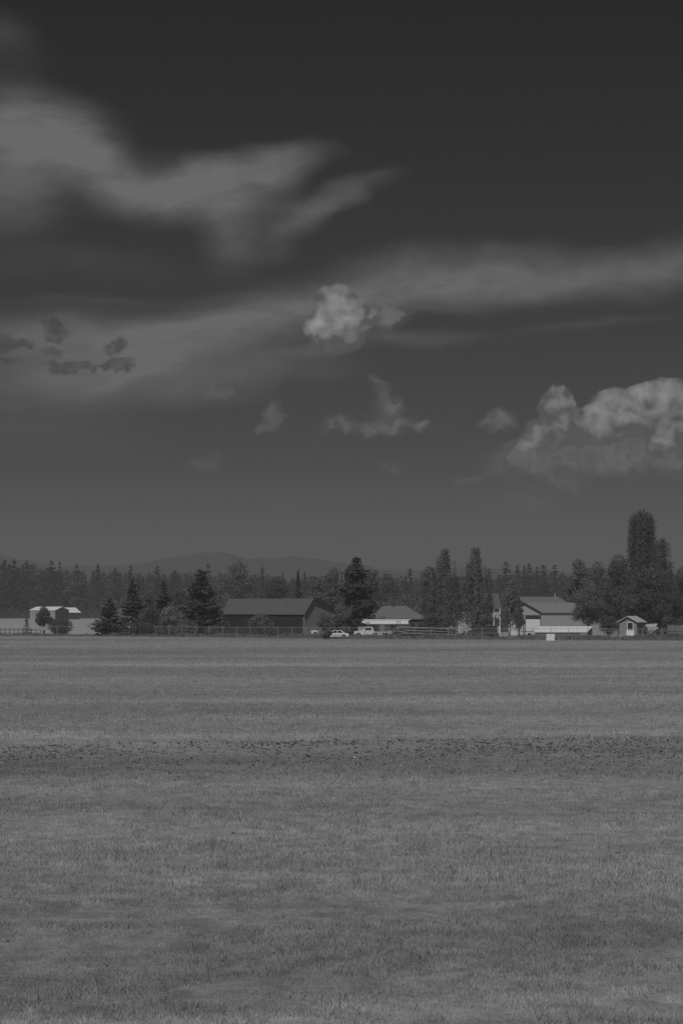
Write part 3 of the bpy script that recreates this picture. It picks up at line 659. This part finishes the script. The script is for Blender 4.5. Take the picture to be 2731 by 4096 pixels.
# --- low grey house
b = gable('house', 1492, 478, 3, 0, 10.2, 9, 3.05, 5.35, .45, plaster, mat('low_house_roof', .125, .85, .12, 2.5), 'low dark-walled house with a grey hipped roof behind the white trailer', 'house', hip=3.4)
window(b, 'f', 7.4, 8.3, 1.1, 2.2, fm=wood); window(b, 'f', 9.0, 9.8, 1.1, 2.2, fm=wood); door(b, 'f', 6.2, 7.0, .05, 2.1, dm=wood, panels=2)
MB().box(4.2, 4.6, 4.0, 4.5, 5.0, 5.9).build('chimney', woodD, b)
# --- two-storey pale house between the poplars
b = gable('house', 1833, 474, 6, 0, 8.1, 8.5, 5.15, 7.85, .45, creamS, dimRoof, 'two-storey pale clapboard house between the poplars and the birch', 'house', trim=trimD)
for x in (-.02, 8.0): MB().box(x, x+.13, -.05, -.003, 0, 5.1).build('corner_board', whiteM, b)
for s in (2.6, 5.5): window(b, 'f', s, s+1.0, 3.6, 4.7); window(b, 'f', s, s+1.0, .9, 2.1)
rl = MB(); rl.box(5.2, 8.0, -1.2, -.05, 3.05, 3.17); bal = rl.build('balcony', wood, b)
r2 = MB(); r2.box(5.2, 6.7, -1.24, -1.18, 3.95, 4.02)
for k in range(4): r2.box(5.2+k*.48, 5.25+k*.48, -1.23, -1.19, 3.17, 3.95)
r2.build('railing', whiteM, bal)
for x in (6.75, 7.95): MB().box(x, x+.12, -1.2, -1.08, 0, 5.0).build('balcony_post', whiteM, b)
# --- house behind the garage
b = gable('house', 2122, 505, 35, 0, 12.5, 12.5, 4.6, 7.35, .4, plaster, mat('rear_house_roof', .14, .85, .12, 2.5), 'house whose grey roof rises behind the garage', 'house', trim=trimD)
MB().box(9.4, 9.62, 3.4, 3.62, 5.0, 8.2).build('stove_pipe', galv, b)
# --- garage
g = gable('garage', 2167, 452, 35, 0, 15.0, 10.0, 4.15, 5.95, .22, garS, garRoof, 'pale garage with a light roof and white doors in its gable', 'garage', trim=trimD)
door(g, 'a', .45, 4.75, 0, 3.0, dm=whiteM); MB().box(-.09, -.005, .35, 4.85, 3.15, 3.72).build('lintel_shade', trimD, g)  # dark strip over the door stands in for the recess's shade
door(g, 'a', 5.6, 9.2, 0, 2.6, dm=whiteM)
# --- small shed with a white door
g = gable('garden_shed', 2545, 398, 62, 0, 3.5, 3.05, 2.75, 3.55, .35, mat('shed_boards', .24, .85, .10, 1.5, stripes=(2, .28, .3)), mat('shed_roof', .40, .6, .1, 1), 'small board shed with a white half-glazed door and a shallow pale roof', 'shed')
door(g, 'a', 0.62, 1.65, .12, 1.35, dm=whiteM, fm=whiteM, panels=1); window(g, 'a', .68, 1.6, 1.45, 2.6, mull=False)
# --- dim roof at the far right
gable('shed', 2668, 470, 40, 0, 2.6, 3.4, 2.9, 4.0, .3, plaster, dimRoof, 'little dark shed under the trees right of the small board shed', 'shed')
# --- long low white roof
d_ = 394
t = thing('poultry_house', (X(2133, d_), d_, 0), 0.0, 'long low shed with a broad white roof along the garage', 'shed')
L_ = 8.7; sh = 1.15
top = [(0, -.1, 1.03), (L_, -.1, 1.03), (L_+sh, 2.1, 1.95), (sh, 2.1, 1.95)]
MB().frustum(top, [(x, y, z+.07) for x, y, z in top]).build('roof', whiteRoof, t)
m = MB(); m.poly([(.2, .05, .25), (L_-.1, .05, .25), (L_-.1, .05, 1.06), (.2, .05, 1.06)]); m.poly([(.2+sh, 2.0, 0), (L_-.1+sh, 2.0, 0), (L_-.1+sh, 2.0, 1.88), (.2+sh, 2.0, 1.88)])
m.poly([(L_-.1, .05, .25), (L_-.1+sh, 2.0, .25), (L_-.1+sh, 2.0, 1.88), (L_-.1, .05, 1.06)]); m.poly([(.2, .05, .25), (.2+sh, 2.0, .25), (.2+sh, 2.0, 1.88), (.2, .05, 1.06)])
m.build('wall', mat('poultry_wall', .15, .85, .2, 1, stripes=(0, .3, .15)), t)
MB().box(L_-1.25, L_-.08, -.06, .04, 0, 1.0).build('end_panel', mat('poultry_panel', .20, .85, .1, 1), t)
for k in range(5): MB().box(.2+k*1.75, .3+k*1.75, -.02, .045, 0, .25).build('leg', woodD, t)
# --- white board leaning in the grass
t = thing('signboard', (X(2200, 370), 370, 0), R(4), 'white blank sheet of board leaning in the grass before the low white shed', 'board')
a = [(-.66, 0, 0), (.62, 0, 0), (.74, .42, 1.03), (-.52, .42, 1.03)]
MB().frustum(a, [(x, y+.04, z+.01) for x, y, z in a]).build('panel', mat('board_white', .52, .7, .1, 2), t)
MB().box(-.02, .02, -.02, .0, .0, .03).tube([(0, .3, .9), (.05, .95, .02)], .03).build('prop', woodD, t)
MB().tube([(-.02, -.005, .03), (.1, .41, 1.02)], .012).build('seam', trimD, t)
# ------------------------------------------------------------------ vehicles
def wheel(t, x, y, r, w=.22):
    o = MB().tube([(x, y-w/2, r), (x, y+w/2, r)], r, 20).build('wheel', rubber, t)
    s = -1 if y < 0 else 1
    MB().tube([(x, y+s*(w/2-.02), r), (x, y+s*(w/2+.015), r)], r*.58, 14).build('rim', chrome, o)
def arc(cx, cz, r, a0, a1, n=8): return [(cx+r*math.cos(R(a0+(a1-a0)*i/n)), cz+r*math.sin(R(a0+(a1-a0)*i/n))) for i in range(n+1)]
def pickup(px, d, rz, label, cat='pickup', body=None, bed='box', bedL=2.2):
    """nose towards -x ; origin on the ground below the cab"""
    t = thing('pickup_truck', (X(px, d), d, 0), R(rz), label, cat); bm = body or paint; w = .93
    xr = 1.3+bedL
    low = [(-2.0, .55), (-2.02, .95), (-1.9, 1.10), (-.75, 1.18), (-.72, 1.2), (1.25, 1.2), (1.25, .42)]+[(-.75, .42)]+arc(-1.3, .40, .45, 0, 180)+[(-1.9, .42)]
    MB().prism(low, -w, w).build('body', bm, t, bevel=.05)
    cab = [(-.72, -w+.03, 1.2), (1.25, -w+.03, 1.2), (1.25, w-.03, 1.2), (-.72, w-.03, 1.2)]; tp = [(-.08, -w+.17, 1.80), (1.12, -w+.17, 1.80), (1.12, w-.17, 1.80), (-.08, w-.17, 1.80)]
    MB().frustum(cab, tp).build('cab', bm, t, bevel=.04)
    for s in (-1, 1):
        ya, yb = s*(w-.035+.004), s*(w-.16+.006)
        g_ = MB(); g_.frustum([(-.42, ya*1.005, 1.26), (.98, ya*1.005, 1.26), (.90, yb*1.01, 1.72), (.02, yb*1.01, 1.72)], [(-.42, ya*.97, 1.26), (.98, ya*.97, 1.26), (.90, yb*.97, 1.72), (.02, yb*.97, 1.72)])
        g_.build('side_window', glass, t)
        MB().box(-2.04, -1.99, s*.62-.15, s*.62+.15, .80, .98).build('headlight', lampM, t)
    MB().frustum([(-.66, -w+.12, 1.26), (-.66, w-.12, 1.26), (-.13, w-.22, 1.75), (-.13, -w+.22, 1.75)], [(-.70, -w+.12, 1.27), (-.70, w-.12, 1.27), (-.17, w-.22, 1.76), (-.17, -w+.22, 1.76)]).build('windscreen', glass, t)
    MB().box(-2.10, -2.03, -w, w, .45, .62).build('bumper', chrome, t); MB().box(-2.035, -2.005, -.45, .45, .68, .95).build('grille', black, t)
    if bed == 'box':
        bd = [(1.32, .5), (1.32, 1.12), (xr, 1.12), (xr, .5)]+arc(1.3+bedL*.5, .42, .46, 0, 180)
        for s in (-1, 1): MB().prism(bd, s*w-.04 if s > 0 else -w, w if s > 0 else -w+.04).build('bed_side', bm, t, bevel=.015)
        MB().box(1.32, xr, -w+.045, w-.045, .62, .68).build('bed_floor', black, t); MB().box(xr-.05, xr-.004, -w+.05, w-.05, .55, 1.1).build('tailgate', bm, t)
    else:
        MB().box(1.3, xr, -w-.08, w+.08, .86, .98).build('flatbed', bm, t)
        MB().box(1.32, 1.40, -w, w, .985, 1.25).build('headboard', bm, t); MB().box(xr-.75, xr+.02, -w-.10, -w-.03, .46, 1.22).build('end_panel', mat('dull_panel', .3, .6), t)
        for s in (-1, 1): MB().box(1.9, 2.8, s*(w-.1)-.12, s*(w-.1)+.12, .42, .85).build('toolbox', mat('dull_white', .42, .5), t)
    for x in (-1.3, 1.3+bedL*.5):
        for y in (-w+.10, w-.10): wheel(t, x, y, .38)
    MB().box(-.25, xr-.2, -.3, .3, .40, .50).build('chassis', black, t)
    return t
pickup(1289, 425, 6, 'old white pickup facing left whose cab is screened by a bush', bedL=2.0)
pickup(1462, 412, 4, 'white flatbed truck with a rounded cab, nose in the weeds, below the white trailer', bed='flat', bedL=3.1)
def sedan(px, d, rz, label):
    t = thing('parked_car', (X(px, d), d, 0), R(rz), label, 'car'); w = .86
    low = [(-2.15, .35), (-2.2, .62), (-2.1, .80), (-1.0, .90), (1.35, .93), (2.05, .88), (2.15, .6), (2.1, .35), (1.75, .33)]+arc(1.30, .33, .37, 0, 180)[::1]+[(-.93, .33)]+arc(-1.32, .33, .37, 0, 180)+[(-1.75, .33)]
    MB().prism(low, -w, w).build('body', paint, t, bevel=.06)
    MB().frustum([(-1.05, -w+.05, .90), (1.55, -w+.05, .90), (1.55, w-.05, .90), (-1.05, w-.05, .90)], [(-.35, -w+.2, 1.38), (.85, -w+.2, 1.38), (.85, w-.2, 1.38), (-.35, w-.2, 1.38)]).build('roof', paint, t, bevel=.05)
    for s in (-1, 1):
        for a0, a1, b0, b1 in ((-.80, .20, -.28, .20), (.28, 1.25, .28, .76)):
            ya, yb = s*(w-.045), s*(w-.185)
            MB().frustum([(a0, ya*1.01, .95), (a1, ya*1.01, .95), (b1, yb*1.01, 1.33), (b0, yb*1.01, 1.33)], [(a0, ya*.97, .95), (a1, ya*.97, .95), (b1, yb*.97, 1.33), (b0, yb*.97, 1.33)]).build('side_window', glass, t)
        MB().box(-2.19, -2.12, s*.6-.14, s*.6+.14, .62, .74).build('headlight', lampM, t); MB().box(2.08, 2.15, s*.65-.12, s*.65+.12, .66, .80).build('tail_light', black, t)
        MB().box(-1.0, .95, s*(w+.012)-.012, s*(w+.012)+.012, .55, .60).build('side_moulding', black, t)
    MB().box(2.12, 2.22, -w+.02, w-.02, .38, .55).build('bumper', black, t); MB().box(-2.26, -2.17, -w+.02, w-.02, .36, .52).build('bumper', black, t)
    MB().frustum([(-.98, -w+.16, .94), (-.98, w-.16, .94), (-.42, w-.26, 1.33), (-.42, -w+.26, 1.33)], [(-1.02, -w+.16, .95), (-1.02, w-.16, .95), (-.46, w-.26, 1.34), (-.46, -w+.26, 1.34)]).build('windscreen', glass, t)
    for x in (-1.32, 1.30):
        for y in (-w+.09, w-.09): wheel(t, x, y, .31, .19)
    return t
sedan(1343, 397, 0, 'white saloon car standing nearest, right of the old pickup')
# bush in front of the pickup cab and the car's nose
tree('round', 'shrub', 1305, 2516, 391, 22, 'dark bush growing between the pickup and the saloon car', 'shrub', 131, decM, n=3500, base=.0, leaf=.2)
tree('round', 'shrub', 1388, 2518, 405, 14, 'small dark bush at the tail of the saloon car', 'shrub', 132, darkM, n=1500, base=.0, leaf=.2)
# long white travel trailer
d_ = 420; t = thing('travel_trailer', (X(1446, d_), d_, 0), R(3), 'long white travel trailer with a striped nose before the low grey house', 'trailer')
L_ = 8.4
MB().prism([(.75, 2.25), (.05, 2.55), (.25, 2.78), (.7, 2.92), (8.15, 2.92), (8.15, 2.25)], 0, 2.3).build('upper_body', whiteM, t, bevel=.04)
MB().box(.9, 8.1, .03, 2.27, .75, 2.245).build('lower_body', mat('trailer_skirt', .075, .6), t)
rf_ = MB(); rf_.prism([(.30, 2.925), (.55, 3.06), (8.5, 3.06), (8.5, 2.97), (8.15, 2.925)], -.04, 2.34); rf_.build('roof', whiteM, t)
for z in (2.62, 2.46, 2.34): MB().box(.35 if z > 2.5 else .62, 1.6 if z > 2.5 else 1.45, -.02, -.003, z, z+.04).build('stripe', trimD, t)
MB().box(0.2, 8.3, -.03, -.004, 2.925, 2.955).build('gutter', trimD, t)
wf_ = MB(); wf_.box(6.1, 6.75, -.03, -.004, 2.62, 2.70); wf_.box(6.1, 6.18, -.03, -.004, 2.3, 2.62); wf_.box(6.67, 6.75, -.03, -.004, 2.3, 2.62); wf_.build('window', trimD, t)
for x in (1.6, 5.0): window(t, 'f', x, x+1.1, 1.3, 1.95, fm=trimD, mull=False)
MB().box(3.2, 3.95, -.02, .02, .85, 2.2).build('door', mat('trailer_door', .16, .6), t)
for x in (4.6, 5.5):
    for y in (.15, 2.15): wheel(t, x, y, .36)
MB().tube([(.9, 1.15, .7), (-.6, 1.15, .55)], .06).build('drawbar', black, t)
# low flatbed trailer with dark load, between the log piles and the low white shed
d_ = 400; t = thing('flatbed_trailer', (X(1862, d_), d_, 0), 0.0, 'low flatbed trailer parked in front of the two-storey house', 'trailer')
MB().box(0, 5.6, 0, 2.2, .78, .90).build('deck', wood, t); MB().box(.1, 5.5, .3, .42, .62, .775).build('frame_rail', black, t)
for x in (3.6, 4.5):
    for y in (.0, 2.1): wheel(t, x, y, .36)
MB().box(4.9, 5.5, .02, .06, .12, .62).build('ramp', woodD, t)
MB().tube([(0, 1.1, .7), (-1.1, 1.1, .5)], .05).build('drawbar', black, t)
t = thing('van', (X(1872, 425), 425, 0), 0.0, 'dark van standing behind the low flatbed trailer', 'van')
MB().prism([(0, .4), (0, 1.1), (.9, 1.25), (1.5, 1.95), (4.9, 1.95), (5.0, 1.2), (5.0, .4)]+arc(4.0, .38, .4, 0, 180)+arc(1.0, .38, .4, 0, 180), 0, 1.8).build('body', mat('dark_van_paint', .035, .4), t, bevel=.05)
for x0 in (1.55, 2.7, 3.8): MB().box(x0, x0+.95, -.02, -.003, 1.25, 1.75).build('side_window', glass, t)
for x in (1.0, 4.0):
    for y in (.1, 1.7): wheel(t, x, y, .36)
# tarpaulin-covered trailer on the right
d_ = 402; t = thing('boat_trailer', (X(2578, d_), d_, 0), R(5), 'small trailer under a pale tarpaulin right of the small board shed', 'trailer')
m = MB(); R1 = [(.0, 0, 1.15), (1.9, 0, 1.35), (1.9, 1.6, 1.35), (0, 1.6, 1.15)]; R2 = [(.05, .05, 1.75), (1.9, .05, 1.95), (1.9, 1.55, 1.95), (.05, 1.55, 1.75)]; R3 = [(.35, .3, 2.35), (2.25, .3, 2.45), (2.25, 1.3, 2.45), (.35, 1.3, 2.35)]
m.frustum(R1, R2); m.build('cover', tarpM, t, bevel=.05); MB().frustum([(x, y, z+.01) for x, y, z in R2], R3).build('canopy', tarpM, t, bevel=.05)
MB().box(0, 1.9, .1, 1.5, .5, 1.14).build('box', mat('trailer_box', .12, .7, .2), t)
MB().tube([(2.15, -.05, 1.75), (1.6, -.1, 1.45), (1.15, -.12, 1.05), (.95, -.12, .85)], .13, 8).build('strut', mat('pale_strut', .4, .6), t)
for y in (.05, 1.55): wheel(t, 1.1, y, .33)
MB().tube([(1.9, .8, .6), (3.3, .8, .5)], .05).build('drawbar', black, t)
# parked things behind the fence at the far right
t = thing('hay_wagon', (X(2668, 408), 408, 0), 0.0, 'grey slatted wagon behind the fence at the right edge', 'wagon')
m = MB()
for k in range(5): m.box(0, 4.2, 0, .05, .8+k*.28, .95+k*.28)
for k in range(6): m.box(.02+k*.8, .12+k*.8, .055, .12, .6, 2.2)
m.build('slatted_side', mat('wagon_boards', .22, .85, .3, 1.5), t); MB().box(0, 4.2, .13, 2.0, .66, .78).build('bed', wood, t)
for x in (.7, 3.4):
    for y in (.1, 1.9): wheel(t, x, y, .36)
# ------------------------------------------------------------------ piles of long poles
rl_ = np.random.RandomState(9); k = 0
def pole(x0, x1, y, z0, z1, r, lab, grp):
    m = MB(); q = 7; pts = [(x0+(x1-x0)*i/q, y+rl_.normal(0, .02), z0+(z1-z0)*i/q+rl_.normal(0, .02)+(-.04*math.sin(math.pi*i/q))) for i in range(q+1)]
    m.tube(pts, [r*(1-.25*i/q) for i in range(q+1)], 8); return tag(m.build('log', poleM, None, smooth=True), lab, 'log', grp)
dl = 404
for row in range(7):
    n_ = 4 if row < 5 else 3
    for j in range(n_):
        xs_ = X(rl_.uniform(1565, 1620), dl); xe = X(rl_.uniform(1795, 1832), dl); z = .22+row*.24
        pole(xs_, xe, dl+j*.42+rl_.uniform(-.05, .05)+(row % 2)*.2, z+.12+rl_.uniform(0, .06), z-.10, rl_.uniform(.10, .13), 'long peeled pole lying in the big pile left of the poplars', 'poles of the big pile')
for j in range(6):
    pole(X(1700+rl_.uniform(-15, 15), dl), X(1862, dl), dl-1.2+j*.3, .12+rl_.uniform(0, .1), .10, .09, 'thin pole on the ground in front of the big pile', 'poles in front of the big pile')
for j in range(4):
    m = MB(); m.box(-.05, .05, 0, 1.7, 0, 1.9); o = m.build('stake', woodD); o.location = (X([1585, 1660, 1735, 1800][j], dl), dl-.15, 0)
    tag(o, ['upright stake at the left end of the pole pile', 'second upright stake from the left in the pole pile', 'third upright stake from the left in the pole pile', 'upright stake at the right end of the pole pile'][j], 'stake')
    o.scale = (1, .06, .85)
# junk heap at the end of the poles
t = thing('scrap_heap', (X(1835, 401), 401, 0), 0.0, 'dark jumble of scrap at the right end of the pole pile', 'scrap heap')
rj = random.Random(4); m = MB(); m2 = MB()
for q in range(26):
    x, y, z = rj.uniform(-1.9, 1.0), rj.uniform(-.8, .8), rj.uniform(0, 1.25); a = rj.uniform(-.5, .5); L = rj.uniform(.4, 1.3)
    (m if q % 3 else m2).tube([(x, y, z), (x+L*math.cos(a), y+rj.uniform(-.3, .3), z+L*math.sin(a)*.4)], rj.uniform(.04, .12), 5)
for q in range(8):
    x, y, z = rj.uniform(-1.6, .7), rj.uniform(-.6, .6), rj.uniform(0, .6); m.box(x, x+rj.uniform(.3, .7), y, y+.4, z, z+rj.uniform(.1, .3))
m.build('pieces', woodD, t); m2.build('pale_pieces', tarpM, t)
for q, (x, y) in enumerate(((1863, 2525), (1880, 2516), (518, 2508))):
    t = thing('insulator', (X(x, 397), 397, 0), 0.0, ['bright white knob on a short rod by the scrap heap', 'bright white knob on a taller rod right of the scrap heap', 'bright white knob on a rod among the left spruces'][q], 'marker')
    h_ = Z(y, 397); mm = MB(); mm.tube([(0, 0, 0), (0, 0, h_-.07)], .02, 5).build('rod', galv, t)
    MB().tube([(0, 0, h_-.1), (0, 0, h_-.03), (0, 0, h_+.05), (0, 0, h_+.09)], [.04, .10, .10, .04], 8).build('knob', mat('white_knob', .8, .3), t)
# post with a box, timber crate frame, barrel
t = thing('nesting_box_post', (X(1987, 396), 396, 0), 0.0, 'dark post with a box on top in front of the two-storey house', 'post')
MB().box(-.08, .08, -.08, .08, 0, 1.95).build('post', woodD, t); MB().prism([(-.22, 1.96), (-.22, 2.2), (0, 2.36), (.22, 2.2), (.22, 1.96)], -.15, .15).build('box', woodD, t)
t = thing('timber_frame', (X(2077, 394), 394, 0), 0.0, 'open grey timber frame standing left of the long low white shed', 'frame')
for x, y in ((0, 0), (2.1, 0), (.3, 1.2), (2.35, 1.2)): MB().box(x, x+.1, y, y+.1, 0, 1.25).build('leg', mat('pale_timber', .35, .85), t)
MB().box(-.02, 2.25, -.03, .0, 1.12, 1.24).build('rail', wood, t); MB().box(.28, 2.5, 1.31, 1.34, 1.12, 1.24).build('rail', wood, t); MB().box(.1, .9, .02, .07, .5, .6).build('brace', mat('pale_timber', .35, .85), t)
t = thing('oil_drum', (X(2116, 392), 392, 0), 0.0, 'dark drum standing inside the open timber frame', 'drum')
MB().tube([(0, 0, 0), (0, 0, .3), (0, 0, .32), (0, 0, .62), (0, 0, .64), (0, 0, .95)], [.3, .3, .315, .3, .315, .3], 14).build('barrel', black, t); MB().tube([(0, 0, .951), (0, 0, .99)], .31, 14).build('lid', black, t)
t = thing('field_post', (X(181, 447), 447, 0), 0.0, 'small white box on a post under the tapering tree at the far left', 'box')
MB().box(-.05, .05, -.05, .05, 0, .95).build('post', woodD, t); MB().box(-.30, .30, -.2, .2, .96, 1.5).build('box', mat('box_grey', .33, .7), t)
# ------------------------------------------------------------------ chain-link fence along the meadow
fp = [(X(px, fence_d(px)), fence_d(px)) for px in np.linspace(-260, 3000, 60)]
f_ = thing('wire_fence', (0, 0, 0), 0.0, 'chain-link fence with a bright top wire running between meadow and farmyard', 'fence')
acc = [0]
for a, b in zip(fp[:-1], fp[1:]): acc.append(acc[-1]+math.dist(a, b))
def at(s_): return (float(np.interp(s_, acc, [p[0] for p in fp])), float(np.interp(s_, acc, [p[1] for p in fp])))
npost = int(acc[-1]/3.05); rp = random.Random(2)
H_F = 1.72
proto = None
for i in range(npost):
    x, y = at(i*3.05)
    if proto is None:
        mb = MB(); mb.tube([(0, 0, -.05), (0, 0, H_F+.02)], .040, 6); mb.tube([(0, 0, H_F+.03), (.16, -.10, H_F+.32)], .022, 5)
        proto = mb.build('post', galv, f_); o = proto
    else: o = proto.copy(); C.objects.link(o)
    o.parent = f_; o.location = (x, y, 0); o.rotation_euler = (rp.gauss(0, .015), rp.gauss(0, .02), rp.gauss(0, .25))
MB().tube([(x, y, H_F) for x, y in fp], .028, 5).build('top_rail', galv, f_)
for z in (.08, .62, 1.15): MB().tube([(x, y, z) for x, y in fp], .008, 3).build('tension_wire', galv, f_)
# diamond mesh: thin wires
m = []; fc = []; S_ = np.arange(0, acc[-1], .30); 
for sgn in (0, 1):
    for s_ in S_:
        a, b = (at(s_), at(s_+1.6)) if sgn == 0 else (at(s_+1.6), at(s_)); i = len(m); w = .004
        m += [(a[0]-w, a[1], .05), (a[0]+w, a[1], .05), (b[0]+w, b[1], H_F-.03), (b[0]-w, b[1], H_F-.03)]; fc.append((i, i+1, i+2, i+3))
mesh_np('wire_mesh', np.array(m), np.array(fc), galv, f_)
# older wooden fence on the far left
wf2 = thing('wooden_fence', (0, 0, 0), 0.0, 'low dark post-and-rail fence at the far left in front of the pale field', 'fence')
for i in range(12):
    x = X(-30+i*17.5, 446); MB().box(x-.06, x+.06, 445.94, 446.06, 0, 1.25-.2*(i > 9)).build('post', woodD, wf2)
for z in (.35, 1.0): MB().box(X(-30, 446), X(160, 446), 445.88, 445.935, z, z+.10).build('rail', woodD, wf2)
# rail fence at right between garage and small shed
wf3 = thing('rail_fence', (0, 0, 0), 0.0, 'pole rail fence between the garage and the right edge', 'fence')
for i, px in enumerate((2420, 2470, 2568, 2610, 2650, 2700, 2745)):
    x = X(px, 401); MB().box(x-.06, x+.06, 400.94, 401.06, 0, 1.45).build('post', wood, wf3)
for z in (.55, 1.15): MB().tube([(X(2425, 401), 400.85, z), (X(2760, 401), 400.85, z+.08)], .05).build('rail', wood, wf3)
# ------------------------------------------------------------------ haze
hb = MB().box(-3600, 3600, -80, 5200, -3.2, 96).build('haze', bpy.data.materials.new('haze'))
tag(hb, 'pale summer haze lying over the whole plain', 'haze', kind='stuff')
hm = hb.data.materials[0]; hm.use_nodes = True; hm.node_tree.nodes.clear(); t = NT(hm.node_tree)
o = t.n('ShaderNodeOutputMaterial'); p = t.n('ShaderNodeVolumePrincipled'); t.l(p.outputs[0], o.inputs['Volume'])
HAZE = 0.00035
p.inputs['Color'].default_value = (.65, .65, .65, 1); p.inputs['Density'].default_value = HAZE; p.inputs['Anisotropy'].default_value = 0.2
